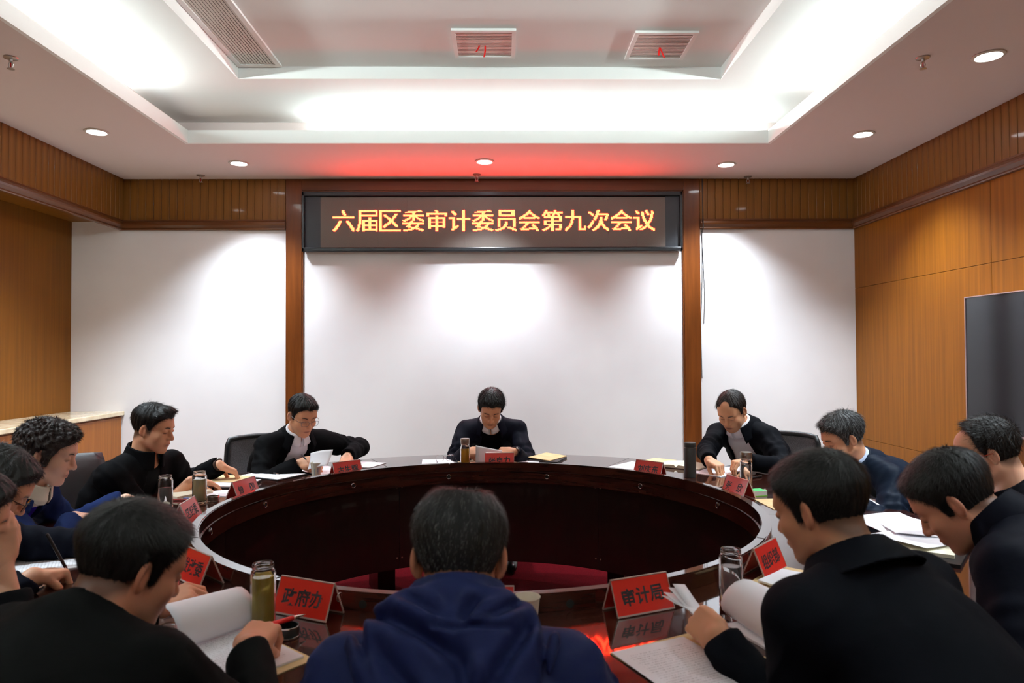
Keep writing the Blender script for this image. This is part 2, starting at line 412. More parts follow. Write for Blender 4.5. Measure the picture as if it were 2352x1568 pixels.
# long linear grille on the left of the recess
t = empty('ceiling_grille', (-1.56, 3.2, ZT), 0, 'long white slotted air grille along the left edge of the ceiling recess', 'air vent')
sx, sy, f = 0.285, 2.55, 0.03
bm = bmesh.new(); ring_boxes(bm, -sx/2, sx/2, -sy/2, sy/2, -sx/2+f, sx/2-f, -sy/2+f, sy/2-f, -0.014, 0.0); from_bm('frame', bm, M_cove, t)
box('backing', -sx/2+f, sx/2-f, -sy/2+f, sy/2-f, -0.001, 0.0005, M_ventdark, t)
n = 12; step = (sx-2*f)/n; me = None
for i in range(n):
    if me is None:
        bm = bmesh.new(); bm_box(bm, -0.0075, 0.0075, -sy/2+f, sy/2-f, -0.001, 0.001, M=Matrix.Rotation(0.0, 4, 'Y'))
        me = bpy.data.meshes.new('slat'); bm.to_mesh(me); bm.free(); me.materials.append(M_vent)
    o = bpy.data.objects.new('slat', me); o.location = (-sx/2+f+(i+0.5)*step, 0, -0.007); link_obj(o, t)

# ================================================================ LED display
sx0, sx1, sz0, sz1 = -1.79, 1.64, 2.405, 2.945
dx0, dx1, dz0, dz1 = -1.626, 1.487, 2.445, 2.897
YS = 6.225
t = empty('led_display', (0, YS, 2.4), 0, 'long black framed LED message board with glowing orange characters on the back wall', 'display')
def rel(name, x0, x1, y0, y1, z0, z1, m, bev=0.0, parent=None): return box(name, x0, x1, y0-YS, y1-YS, z0-2.4, z1-2.4, m, parent or t, bev)
M_ledframe = mat('led_frame', srgb(26, 26, 30), 0.32, 0.2)
rel('housing', sx0+0.01, sx1-0.01, YS+0.035, 6.299, sz0+0.01, sz1-0.01, M_black)
bm = bmesh.new()
f = 0.036
for a in ((sx0, sx0+f*0.7, sz0, sz1), (sx1-f*0.7, sx1, sz0, sz1), (sx0, sx1, sz0, sz0+f), (sx0, sx1, sz1-f*1.15, sz1)):
    bm_box(bm, a[0], a[1], -0.012, 0.045, a[2]-2.4, a[3]-2.4, 0.006)
from_bm('frame', bm, M_ledframe, t)
M_side = mat('led_side', srgb(44, 46, 52), 0.45)
rel('side_panel', sx0+0.02, dx0, YS+0.018, YS+0.036, sz0+0.03, sz1-0.03, M_side)
rel('side_panel', dx1, sx1-0.02, YS+0.018, YS+0.036, sz0+0.03, sz1-0.03, M_side)
PIT = (dx1-dx0)/384.0
M_led = mat('led_matrix', srgb(92, 80, 72), 0.5, spec=0.6)
tc = node(M_led, 'ShaderNodeTexCoord'); sp = node(M_led, 'ShaderNodeSeparateXYZ'); link(M_led, tc.outputs['Object'], sp.inputs[0])
outs = []
for ax in (0, 2):
    a = node(M_led, 'ShaderNodeMath', operation='MULTIPLY'); a.inputs[1].default_value = 2*PI/PIT
    b = node(M_led, 'ShaderNodeMath', operation='SINE'); link(M_led, sp.outputs[ax], a.inputs[0]); link(M_led, a.outputs[0], b.inputs[0]); outs.append(b)
mm = node(M_led, 'ShaderNodeMath', operation='MULTIPLY'); link(M_led, outs[0].outputs[0], mm.inputs[0]); link(M_led, outs[1].outputs[0], mm.inputs[1])
ma = node(M_led, 'ShaderNodeMath', operation='MULTIPLY_ADD'); ma.inputs[1].default_value = 0.5; ma.inputs[2].default_value = 0.5; link(M_led, mm.outputs[0], ma.inputs[0])
cr = node(M_led, 'ShaderNodeValToRGB'); cr.color_ramp.elements[0].color = srgb(62, 54, 50); cr.color_ramp.elements[1].color = srgb(132, 120, 110)
link(M_led, ma.outputs[0], cr.inputs[0]); link(M_led, cr.outputs[0], bsdf(M_led).inputs['Base Color'])
for k in range(12):
    a = dx0+(dx1-dx0)*k/12; b = dx0+(dx1-dx0)*(k+1)/12
    rel('led_module', a+0.0003, b-0.0003, YS+0.016, YS+0.034, dz0, dz1, M_led)
# characters as lit diodes on the matrix
M_lit = mat('led_lit', (0, 0, 0, 1), 0.5, emit=(1.0, 0.0205, 0.0062, 1), estr=LED_RED)
def rasterise(ch, n=24):
    V, F = text_mesh(ch, 1.0)
    lo, hi = V.min(0), V.max(0); g = np.zeros((n, n), bool)
    c = (lo+hi)/2; s = max(hi[0]-lo[0], hi[1]-lo[1])*1.0
    xs = c[0] + ((np.arange(n)+0.5)/n-0.5)*s; ys = c[1] + ((np.arange(n)+0.5)/n-0.5)*s
    X, Y = np.meshgrid(xs, ys)
    for t_ in F:
        a, b, d = V[t_[0]], V[t_[1]], V[t_[2]]
        e = lambda p, q: (q[0]-p[0])*(Y-p[1])-(q[1]-p[1])*(X-p[0])
        w0, w1, w2 = e(a, b), e(b, d), e(d, a)
        g |= ((w0 >= 0) & (w1 >= 0) & (w2 >= 0)) | ((w0 <= 0) & (w1 <= 0) & (w2 <= 0))
    return g
V = []; F = []
msg = '\u516d\u5c4a\u533a\u59d4\u5ba1\u8ba1\u59d4\u5458\u4f1a\u7b2c\u4e5d\u6b21\u4f1a\u8bae'
cw = 25.75*PIT; x_start = -1.525; zc = 2.684
for i, ch in enumerate(msg):
    g = rasterise(ch)
    g2 = g.copy(); g2[:, 1:] |= g[:, :-1]; g2[1:, :] |= (g[:-1, :] & ~g[1:, :]) & (np.random.RandomState(1).rand(23, 24) > 2)
    ox = x_start+(i+0.5)*cw
    for r in range(24):
        for c_ in range(24):
            if g2[r, c_]:
                x = ox+(c_-11.5)*PIT; z = zc+(r-11.5)*PIT*0.98; h = PIT*0.44; k = len(V)
                V += [(x-h, YS+0.0145, z-h), (x+h, YS+0.0145, z-h), (x+h, YS+0.0145, z+h), (x-h, YS+0.0145, z+h)]; F.append((k, k+1, k+2, k+3))
V = [(a, b-YS, c-2.4) for a, b, c in V]
o = from_data('lettering', V, F, M_lit, t)
tag(o, 'glowing orange Chinese characters of lit diodes')

# ================================================================ television on the right wall
tv = empty('television', (XR, 3.88, 0.945), 0, 'large black flat television with a thin pinkish frame on the right veneer wall', 'television')
M_tvf = mat('tv_frame', srgb(176, 150, 150), 0.35, 0.6); M_scr = mat('tv_screen', srgb(26, 27, 31), 0.12, spec=0.5)
bm = bmesh.new(); W = 1.60; H = 0.905
for a in ((-W/2, -W/2+0.008, 0, H), (W/2-0.008, W/2, 0, H), (-W/2, W/2, 0, 0.014), (-W/2, W/2, H-0.008, H)):
    bm_box(bm, -0.085, -0.03, a[0], a[1], a[2], a[3], 0.002)
from_bm('frame', bm, M_tvf, tv)
box('screen', -0.079, -0.072, -W/2+0.006, W/2-0.006, 0.010, H-0.006, M_scr, tv)
box('back_shell', -0.072, -0.02, -W/2+0.03, W/2-0.03, 0.03, H-0.03, M_black, tv, bev=0.01)
box('mount', -0.02, -0.001, -0.3, 0.3, 0.25, 0.65, M_black, tv)

# ================================================================ low cabinets in the alcove
CYS = [6.29, 5.495, 4.70, 3.90, 3.10, 2.30, 1.50]
for k, (y1, y0) in enumerate(zip(CYS[:-1], CYS[1:])):
    lab = ['orange wooden low cabinet at the corner of the alcove, under the marble top', 'orange wooden low cabinet behind the curly haired woman', 'third low cabinet from the back corner of the alcove',
           'fourth low cabinet from the back corner of the alcove', 'fifth low cabinet from the back corner of the alcove', 'sixth low cabinet from the back corner of the alcove'][k]
    c = empty('low_cabinet', ((XA+XL)/2, (y0+y1)/2, 0), 0, lab, 'cabinet', 'low cabinets in the alcove')
    hx = (XL-XA)/2-0.005; hy = (y1-y0)/2
    bm = bmesh.new(); bm_box(bm, -hx, hx-0.022, -hy+0.001, hy-0.001, 0.06, 0.945); bm_box(bm, -hx, hx-0.06, -hy+0.001, hy-0.001, 0, 0.06)
    from_bm('body', bm, M_cab, c)
    d = box('door', hx-0.02, hx, -hy+0.006, hy-0.002, 0.07, 0.93, M_cab, c, bev=0.002)
    hy0 = -hy+0.045
    bm = bmesh.new(); bm_tube(bm, [(hx, hy0, 0.66), (hx+0.022, hy0, 0.665), (hx+0.027, hy0, 0.72), (hx+0.022, hy0, 0.775), (hx, hy0, 0.78)], 0.006, 8)
    from_bm('handle', bm, mat('brass', srgb(215, 190, 140), 0.25, 1.0), d, True)
o = box('marble_worktop', XA, XL+0.018, 1.2, 6.3, 0.945, 0.982, M_marble, None, bev=0.005)
tag(o, 'cream marble worktop running over the low cabinets of the alcove', 'worktop')

# loose wires beside the right post
for dx, amp, ph in ((0.012, 0.012, 0.3), (0.022, 0.018, 1.7)):
    pts = [(1.812+dx+amp*math.sin(ph+z*3.1)*math.sin((z-1.2)*1.5), 6.294 if z < 2.60 else 6.235, z) for z in np.linspace(3.06, 1.25 if amp < .015 else 1.75, 34)]
    o = tube('wire', pts, 0.0025, M_black, None, 6)
    tag(o, 'thin loose black wire hanging beside the right wooden post, %s' % ('reaching lower' if amp < .015 else 'shorter of the two'), 'wire', 'wires by the right post')
# ================================================================ round table
TX, TY, TZ = -0.078, 3.058, 0.772
R_IN, R_RIM, R_OUT = 1.145, 1.180, 1.87
M_tab = wood('table_mahogany', srgb(40, 20, 15), srgb(62, 30, 22), (1.2, 1.2, 14), rough=0.16, coat=1.0, nscale=4)
bsdf(M_tab).inputs['Specular IOR Level'].default_value = 0.05
bsdf(M_tab).inputs['Coat Roughness'].default_value = 0.035
M_tabside = wood('table_mahogany_dark', srgb(19, 10, 8), srgb(27, 14, 11), (9, 9, 0.6), rough=0.3, coat=0.4)
tb = empty('conference_table', (TX, TY, 0), 0, 'large round dark mahogany conference table with an open middle', 'table')
seams = [-143, -90, -26, 30, 92, 152]
for a0, a1 in zip(seams, seams[1:]+[seams[0]+360]):
    bm = bmesh.new(); arc_solid(bm, R_RIM+0.0005, R_OUT, TZ-0.045, TZ, a0+0.05, a1-0.05, 20)
    bmesh.ops.bevel(bm, geom=[e for e in bm.edges if abs(e.verts[0].co.z-TZ) < 1e-4 and abs(e.verts[1].co.z-TZ) < 1e-4], offset=0.0015, segments=1, affect='EDGES')
    o = from_bm('tabletop_segment', bm, M_tab, tb)
# raised rim and inner panels
rim_seams = [-150, -118, -57, -12, 77, 122]
for a0, a1 in zip(rim_seams, rim_seams[1:]+[rim_seams[0]+360]):
    bm = bmesh.new()
    arc_solid(bm, R_IN, R_RIM, 0.7, 0.822, a0+0.02, a1-0.02, 24)
    es = [e for e in bm.edges if abs(e.verts[0].co.z-0.822) < 1e-4 and abs(e.verts[1].co.z-0.822) < 1e-4]
    bmesh.ops.bevel(bm, geom=es, offset=0.004, segments=2, affect='EDGES')
    o = from_bm('rim', bm, M_tab, tb, True); autosmooth(o, 0.5)
bm = bmesh.new(); arc_solid(bm, R_IN-0.004, R_IN+0.01, 0.768, 0.771, 0, 360, 128); from_bm('rim_bead', bm, M_tabside, tb)
for k in range(6):
    a0 = -27+60*k
    bm = bmesh.new(); arc_solid(bm, 1.158, 1.178, 0.225, 0.7, a0+0.06, a0+60-0.06, 20)
    o = from_bm('inner_panel', bm, M_tabside, tb, True); autosmooth(o, 0.5)
M_screw = mat('screw_steel', srgb(190, 180, 160), 0.3, 1.0)
for k in range(6):
    a = -27+60*k
    for da in (-0.75, 0.75):
        for z in (0.288, 0.70-0.002):
            r = 1.1575; an = math.radians(a+da)
            lathe('screw', [(0, 0.002), (0.004, 0.0015), (0.005, 0)], M_screw, tb, 10, M=Matrix.Translation((r*math.sin(an), r*math.cos(an), z)) @ Matrix.Rotation(-an, 4, 'Z') @ Matrix.Rotation(PI/2, 4, 'X'))
    an = math.radians(a); c_, s_ = math.cos(an), math.sin(an)
    bm = bmesh.new(); bm_box(bm, -0.055, 0.055, -0.10, 0.10, 0.01, 0.24, 0.004, M=Matrix.Translation((1.50*s_, 1.50*c_, 0)) @ Matrix.Rotation(-an, 4, 'Z'))
    from_bm('foot', bm, M_tabside, tb)
    bm = bmesh.new(); bm_box(bm, -0.02, 0.02, -0.30, 0.22, 0.235, 0.72, 0.003, M=Matrix.Translation((1.475*s_, 1.475*c_, 0)) @ Matrix.Rotation(-an, 4, 'Z'))
    from_bm('rib_panel', bm, M_tabside, tb)
bm = bmesh.new(); arc_solid(bm, 1.38, 1.40, 0.2, 0.716, 0, 360, 96); from_bm('modesty_panel', bm, M_tabside, tb)
M_gap = mat('hole_dark', (0.002, 0.002, 0.002, 1), 0.9)
for a in (-12.3, 17.5, -41.5, 47.3, 76.2, -71.2, -97.2, 106):
    an = math.radians(a); r = R_IN-0.0008
    M = Matrix.Translation((r*math.sin(an), r*math.cos(an), 0.743)) @ Matrix.Rotation(-an, 4, 'Z') @ Matrix.Rotation(PI/2, 4, 'X')
    g = lathe('grommet', [(0.011, 0.0), (0.0145, 0.0), (0.0145, 0.003), (0.0125, 0.004), (0.011, 0.003)], M_chrome, tb, 20, M=M, close=True)
    lathe('hole', [(0, 0.0012), (0.011, 0.0012)], M_gap, g, 16, M=M)
for a in (167.2, 195):
    an = math.radians(a); r = R_RIM+0.0012
    M = Matrix.Translation((r*math.sin(an), r*math.cos(an), 0.79)) @ Matrix.Rotation(-an+PI, 4, 'Z') @ Matrix.Rotation(PI/2, 4, 'X')
    lathe('cable_hole', [(0, 0.001), (0.0115, 0.001), (0.0115, -0.0005)], M_gap, tb, 16, M=M)
bm = bmesh.new(); arc_solid(bm, R_OUT-0.02, R_OUT, TZ-0.075, TZ-0.045, 0, 360, 120); from_bm('edge_band', bm, M_tabside, tb)
# ================================================================ implicit surfaces: bodies, clothes and hair are grown from distance fields
f32 = np.float32
def V3(*a): return np.array(a, dtype=f32)
def nrm(v): v = np.asarray(v, dtype=f32); return v/np.linalg.norm(v)
def smin(a, b, k):
    h = np.clip(0.5+0.5*(b-a)/k, 0, 1); return b+(a-b)*h-k*h*(1-h)
def smax(a, b, k): return -smin(-a, -b, k)
def sstep(e0, e1, x):
    t = np.clip((x-e0)/(e1-e0), 0, 1); return t*t*(3-2*t)
def d_sph(P, c, r): return np.linalg.norm(P-c, axis=1)-r
def d_ell(P, c, r):
    q = (P-c)/r; k0 = np.sqrt((q*q).sum(1)); q2 = q/r; k1 = np.sqrt((q2*q2).sum(1))+1e-9
    return k0*(k0-1)/k1
def d_cap(P, a, b, ra, rb):
    pa = P-a; ba = b-a; h = np.clip((pa@ba)/(ba@ba), 0, 1)
    return np.linalg.norm(pa-h[:, None]*ba, axis=1)-(ra+(rb-ra)*h)
def d_box(P, c, h, r):
    q = np.abs(P-c)-h; return np.linalg.norm(np.maximum(q, 0), axis=1)+np.minimum(q.max(1), 0)-r
def polygonize(f, lo, hi, h, B=8):
    """surface nets over the blocks near the zero set; f maps (N,3) to distances"""
    lo = np.asarray(lo, dtype=np.float64); hi = np.asarray(hi, dtype=np.float64); Hb = B*h
    nb = np.maximum(1, np.ceil((hi-lo)/Hb).astype(int))
    g = np.stack(np.meshgrid(*[np.arange(n) for n in nb], indexing='ij'), -1).reshape(-1, 3)
    cen = lo+(g+0.5)*Hb
    d = f(cen.astype(f32))
    g = g[np.abs(d) < Hb*0.87*1.35+2*h]
    if len(g) == 0: return np.zeros((0, 3)), np.zeros((0, 4), int)
    off = np.stack(np.meshgrid(*[np.arange(B+1)]*3, indexing='ij'), -1).reshape(-1, 3)
    keys = []; verts = []; inside0 = []; ax = [[], [], []]
    NY = int(nb[1]*B+2); NZ = int(nb[2]*B+2)
    for s in range(0, len(g), 400):
        gs = g[s:s+400]
        idx = gs[:, None, :]*B+off[None]
        P = (lo+idx.reshape(-1, 3)*h).astype(f32)
        D = f(P).reshape(len(gs), B+1, B+1, B+1)
        S = D < 0
        c = [D[:, i:B+i, j:B+j, k:B+k] for i in (0, 1) for j in (0, 1) for k in (0, 1)]
        cs = [S[:, i:B+i, j:B+j, k:B+k] for i in (0, 1) for j in (0, 1) for k in (0, 1)]
        tot = sum(x.astype(np.int8) for x in cs)
        act = np.nonzero((tot > 0) & (tot < 8))
        if len(act[0]) == 0: continue
        dv = [x[act] for x in c]; sv = [x[act] for x in cs]
        acc = np.zeros((len(act[0]), 3)); cnt = np.zeros(len(act[0]))
        cor = [(i, j, k) for i in (0, 1) for j in (0, 1) for k in (0, 1)]
        for a in range(8):
            for bit in (4, 2, 1):
                if a & bit: continue
                b = a | bit
                m = sv[a] != sv[b]
                if not m.any(): continue
                t = dv[a][m]/(dv[a][m]-dv[b][m])
                pa = np.array(cor[a]); pb = np.array(cor[b])
                acc[m] += pa+t[:, None]*(pb-pa); cnt[m] += 1
        ci = gs[act[0]]*B+np.stack(act[1:], 1)
        verts.append(lo+(ci+acc/cnt[:, None])*h)
        keys.append((ci[:, 0]*NY+ci[:, 1])*NZ+ci[:, 2])
        for q, bit in enumerate((4, 2, 1)):
            m = sv[0] != sv[bit]
            ax[q].append(np.where(m, np.where(sv[0], 1, -1), 0))
    if not verts: return np.zeros((0, 3)), np.zeros((0, 4), int)
    verts = np.concatenate(verts); keys = np.concatenate(keys)
    order = np.argsort(keys); keys = keys[order]; verts = verts[order]
    step = (NY*NZ, NZ, 1); F = []
    def find(k):
        i = np.searchsorted(keys, k); i = np.minimum(i, len(keys)-1); return i, keys[i] == k
    for q in range(3):
        sgn = np.concatenate(ax[q])[order]; m = np.nonzero(sgn)[0]
        u, v = step[(q+1) % 3], step[(q+2) % 3]
        k = keys[m]
        i1, o1 = find(k-u); i2, o2 = find(k-u-v); i3, o3 = find(k-v)
        ok = o1 & o2 & o3
        quad = np.stack([m, i1, i2, i3], 1)[ok]
        s_ = sgn[m][ok]
        quad[s_ < 0] = quad[s_ < 0][:, ::-1]
        F.append(quad)
    return verts, np.concatenate(F)
def project(f, V, h, it=1):
    for _ in range(it):
        P = V.astype(f32); d = f(P); e = h*0.35
        gr = np.stack([f(P+V3(*(e if i == k else 0 for i in range(3))))-d for k in range(3)], 1)/e
        n2 = (gr*gr).sum(1)+1e-4
        stepv = np.clip(d/n2, -0.5*h, 0.5*h)
        V = V-gr*stepv[:, None]
    return V
def mesh_np(name, V, F, m, parent=None, smooth=True, col=None):
    me = bpy.data.meshes.new(name)
    V = np.asarray(V, dtype=f32); F = np.asarray(F)
    k = F.shape[1]
    me.vertices.add(len(V)); me.vertices.foreach_set('co', V.ravel())
    me.loops.add(F.size); me.loops.foreach_set('vertex_index', F.ravel().astype(np.int32))
    me.polygons.add(len(F)); me.polygons.foreach_set('loop_start', np.arange(0, F.size, k, dtype=np.int32)); me.polygons.foreach_set('loop_total', np.full(len(F), k, dtype=np.int32))
    if smooth: me.polygons.foreach_set('use_smooth', np.ones(len(F), bool))
    me.update(calc_edges=True)
    if col is not None:
        at = me.attributes.new('tint', 'FLOAT_COLOR', 'POINT')
        c4 = np.ones((len(V), 4), f32); c4[:, :3] = col; at.data.foreach_set('color', c4.ravel())
    if m: me.materials.append(m)
    return link_obj(bpy.data.objects.new(name, me), parent)
_wr = np.random.RandomState(3)
_WK = [(_wr.randn(3)/np.linalg.norm(_wr.randn(3)), _wr.rand()*6.28) for _ in range(9)]
def wrinkle(P, scale, seed=0):
    """cheap folded noise, about -1..1"""
    Q = P*scale; o = np.zeros(len(P), f32)
    Q = Q+0.35*np.sin(Q[:, [1, 2, 0]]*1.7+seed)
    for i in range(4):
        kv, ph = _WK[(i+seed) % 9]
        o += np.sin(Q@(kv.astype(f32)*(1+0.55*i))*2.0+ph+seed)/(1+0.5*i)
    return o/2.2

# ---------------------------------------------------------------- head, in its own frame: x = the person's right, y = forward, z = up, origin between the ears
def head_sdf(Q, fat=0.0, female=False):
    d = d_ell(Q, V3(0, -0.014, 0.036), V3(0.0755+fat*0.3, 0.0965, 0.086))
    d = smin(d, d_ell(Q, V3(0, 0.022, -0.030), V3(0.062+fat, 0.070, 0.080)), 0.03)
    d = smin(d, d_ell(Q, V3(0, 0.042, -0.060), V3(0.046+fat*1.2, 0.046, 0.050)), 0.025)      # jaw
    d = smin(d, d_sph(Q, V3(0, 0.074, -0.100), 0.018), 0.022)                                  # chin
    for s in (-1, 1):
        d = smin(d, d_ell(Q, V3(s*0.040, 0.062, -0.024), V3(0.022+fat*0.5, 0.022, 0.024)), 0.022)  # cheekbone
        d = smin(d, d_cap(Q, V3(s*0.012, 0.086, 0.026), V3(s*0.044, 0.076, 0.026), 0.010, 0.009), 0.016)  # brow
        d = smin(d, d_cap(Q, V3(s*0.050, -0.008, -0.054), V3(s*0.024, 0.062, -0.096), 0.016+fat*0.5, 0.014), 0.022)  # jaw line
    d = smin(d, d_ell(Q, V3(0, 0.050, 0.050), V3(0.056, 0.038, 0.042)), 0.035)               # forehead
    for s in (-1, 1):
        d = smax(d, -d_ell(Q, V3(s*0.031, 0.099, 0.006), V3(0.019, 0.016, 0.012)), 0.012)      # eye hollows
    n = d_cap(Q, V3(0, 0.090, 0.012), V3(0, 0.108, -0.024), 0.0075, 0.0105)                    # nose
    n = smin(n, d_sph(Q, V3(0, 0.110, -0.030), 0.0105), 0.006)
    for s in (-1, 1):
        n = smin(n, d_ell(Q, V3(s*0.0120, 0.099, -0.033), V3(0.0075, 0.010, 0.0070)), 0.006)
    d = smin(d, n, 0.010)
    for s in (-1, 1):                                                                          # eye ball under the lids
        d = smin(d, d_ell(Q, V3(s*0.031, 0.0825, 0.0055), V3(0.0150, 0.0125, 0.0105)), 0.004)
        lid = np.sqrt((Q[:, 1]-0.0940)**2+(Q[:, 2]-(-0.0005-2.0*(np.abs(Q[:, 0])-0.031)**2*10))**2)
        lid = np.maximum(lid-0.0016, np.abs(Q[:, 0]-s*0.031)-0.0135)
        d = smax(d, -lid, 0.002)                                                               # lid slit
    m = d_cap(Q, V3(-0.019, 0.0905, -0.0615), V3(0.019, 0.0905, -0.0615), 0.0058, 0.0058)      # lips
    m = smin(m, d_ell(Q, V3(0, 0.0905, -0.0715), V3(0.018, 0.0080, 0.0062)), 0.003)
    m = smin(m, d_ell(Q, V3(0, 0.082, -0.062), V3(0.028, 0.011, 0.016)), 0.008)
    d = smin(d, m, 0.005)
    sl = d_cap(Q, V3(-0.018, 0.0965, -0.0655), V3(0.018, 0.0965, -0.0655), 0.0014, 0.0014)
    d = smax(d, -sl, 0.0025)
    for s in (-1, 1):                                                                          # ears
        a = math.radians(27)*s
        E = (Q-V3(s*0.0735, -0.006, -0.004))*1.08
        X = E[:, 0]*math.cos(a)+E[:, 1]*math.sin(a)*1.0; Y = -E[:, 0]*math.sin(a)+E[:, 1]*math.cos(a); Z = E[:, 2]-0.12*Y
        EQ = np.stack([X, Y, Z], 1)
        e = d_ell(EQ, V3(s*0.005, -0.006, 0.003), V3(0.0075, 0.0185, 0.0315))
        e = smin(e, d_ell(EQ, V3(s*0.002, 0.000, -0.024), V3(0.0065, 0.010, 0.011)), 0.006)
        e = smax(e, -d_ell(EQ, V3(s*0.0135, -0.003, 0.004), V3(0.0085, 0.0105, 0.0215)), 0.004)
        e = smin(e, d_ell(EQ, V3(s*0.003, 0.004, -0.002), V3(0.006, 0.007, 0.008)), 0.004)
        d = smin(d, e, 0.005)
    return d
def hair_line(Q, st):
    """signed distance-like value, negative where hair grows"""
    x, y, z = np.abs(Q[:, 0]), Q[:, 1], Q[:, 2]
    fr = st.get('front', 0.070); temple = st.get('temple', 0.018)
    pts_y = np.array([-0.12, -0.075, -0.045, -0.020, -0.005, 0.012, 0.026, 0.034, 0.055, 0.075, 0.11])
    side = st.get('side', 0.0); nape = st.get('nape', -0.068)
    pts_z = np.array([nape, nape+0.004, -0.045+side, -0.030+side, 0.030+side*0.2, -0.022+side, -0.018+side, temple, 0.052+0.6*(fr-0.07), fr, fr+0.03])
    zl = np.interp(y, pts_y, pts_z)
    zl = zl-0.010*sstep(0.03, 0.0, x)*sstep(0.05, 0.08, y)*st.get('peak', 1.0)
    zl = zl+st.get('recede', 0.0)*sstep(-0.005, 0.03, y)
    v = zl-z
    if 'bald' in st:
        bx, by, bz, br = st['bald']
        v = np.maximum(v, br-np.sqrt((Q[:, 0]/1.0-bx)**2+(y-by)**2*0.8+(z-bz)**2))
    return v.astype(f32)
def skull_sdf(Q):
    d = d_ell(Q, V3(0, -0.014, 0.036), V3(0.0755, 0.0965, 0.086))
    d = smin(d, d_ell(Q, V3(0, 0.022, -0.030), V3(0.064, 0.070, 0.082)), 0.03)
    return smin(d, d_ell(Q, V3(0, 0.050, 0.050), V3(0.056, 0.038, 0.042)), 0.035)
def hair_thick(Q, st):
    top, sd = st.get('top', 0.016), st.get('sides', 0.005)
    up = sstep(-0.01, 0.085, Q[:, 2])
    t = sd+(top-sd)*up
    fr = st.get('quiff', 0.0)
    t = t+fr*sstep(0.02, 0.07, Q[:, 1])*sstep(0.06, 0.09, Q[:, 2])
    asym = st.get('part', 0.0)
    if asym: t = t+asym*sstep(-0.06, 0.05, Q[:, 0])*up
    return t
def hair_sdf(Q, st):
    v = hair_line(Q, st)
    t = hair_thick(Q, st)*sstep(0.004, -0.042, v)+0.0008
    w = st.get('wave', 0.0025)
    th = np.arctan2(Q[:, 0], Q[:, 1]+0.02)
    t = t+w*(np.sin(th*23+Q[:, 2]*60)*0.5+np.sin(th*41+Q[:, 1]*130)*0.5)*sstep(0.0, -0.03, v)
    if st.get('curl'):
        c = st['curl']; t = t+c*(np.sin(Q[:, 0]*150+np.sin(Q[:, 2]*90)*1.5)*np.sin(Q[:, 1]*140+1)*np.sin(Q[:, 2]*150))*sstep(0.01, -0.02, v)
    d = skull_sdf(Q)-t
    return np.maximum(d, v)

# ---------------------------------------------------------------- hands, in a wrist frame: z = along the fingers, y = out of the back of the hand, x = towards the thumb side
def _rot(axis, a):
    c, s = math.cos(a), math.sin(a)
    return {'x': np.array([[1, 0, 0], [0, c, -s], [0, s, c]]), 'y': np.array([[c, 0, s], [0, 1, 0], [-s, 0, c]]), 'z': np.array([[c, -s, 0], [s, c, 0], [0, 0, 1]])}[axis].astype(f32)
HAND_POSES = {
    # curls (knuckle, middle, tip) in degrees per finger from the index; thumb: (out, across, bend)
    'pen':   dict(f=[(62, 48, 22), (66, 58, 26), (72, 66, 32), (76, 68, 34)], th=(38, 58, 24)),
    'rest':  dict(f=[(22, 26, 14), (26, 30, 16), (30, 34, 18), (34, 36, 20)], th=(36, 26, 14)),
    'pinch': dict(f=[(46, 42, 20), (54, 50, 24), (62, 56, 28), (68, 60, 30)], th=(36, 58, 20)),
    'reach': dict(f=[(38, 26, 14), (44, 30, 16), (40, 34, 20), (34, 36, 20)], th=(44, 40, 12)),
    'cheek': dict(f=[(40, 60, 30), (46, 64, 34), (52, 66, 36), (56, 66, 36)], th=(30, 30, 20)),
}
def hand_chains(pose):
    p = HAND_POSES[pose]; out = []
    base = [V3(0.0300, 0.001, 0.090), V3(0.0100, 0.003, 0.094), V3(-0.0100, 0.001, 0.090), V3(-0.0290, -0.003, 0.082)]
    L = [(0.042, 0.025, 0.021), (0.046, 0.029, 0.022), (0.042, 0.027, 0.021), (0.033, 0.020, 0.018)]
    spread = [5, 1, -4, -9]
    for b, l, c, sp in zip(base, L, p['f'], spread):
        pts = [b]; a = 0; R0 = _rot('y', math.radians(sp))
        for li, ci in zip(l, c):
            a += math.radians(ci)
            d = R0 @ np.array([0, -math.sin(a), math.cos(a)], f32)
            pts.append(pts[-1]+d*li)
        out.append((pts, (0.0095, 0.0088, 0.0080, 0.0070)))
    o, ac, be = [math.radians(v) for v in p['th']]
    t0 = V3(0.024, -0.006, 0.022)
    d1 = nrm((math.sin(o)*math.cos(ac), -math.sin(ac)*0.8, math.cos(o)))
    t1 = t0+d1*0.046
    d2 = nrm(d1+V3(-math.sin(be)*0.9, -math.sin(ac)*0.25, 0.25)); t2 = t1+d2*0.032
    d3 = nrm(d2+V3(-math.sin(be)*0.7, 0, 0.15)); t3 = t2+d3*0.025
    out.append(([t0, t1, t2, t3], (0.0145, 0.0112, 0.0100, 0.0082)))
    return out
def hand_sdf(H, chains):
    d = d_box(H, V3(0.001, -0.001, 0.055), V3(0.026, 0.003, 0.030), 0.0115)
    d = smin(d, d_ell(H, V3(0.0, -0.001, 0.012), V3(0.027, 0.0175, 0.034)), 0.02)
    d = smin(d, d_cap(H, V3(0.016, -0.008, 0.020), V3(0.030, -0.008, 0.058), 0.014, 0.010), 0.012)
    d = smin(d, d_cap(H, V3(-0.024, -0.006, 0.018), V3(-0.028, -0.005, 0.072), 0.012, 0.010), 0.012)
    fd = None
    for pts, rs in chains:
        e = None
        for a, b, ra, rb in zip(pts[:-1], pts[1:], rs[:-1], rs[1:]):
            c = d_cap(H, a, b, ra, rb); e = c if e is None else smin(e, c, 0.003)
        d = smin(d, e, 0.006) if fd is None else smin(d, e, 0.006)
        fd = 1
    return d
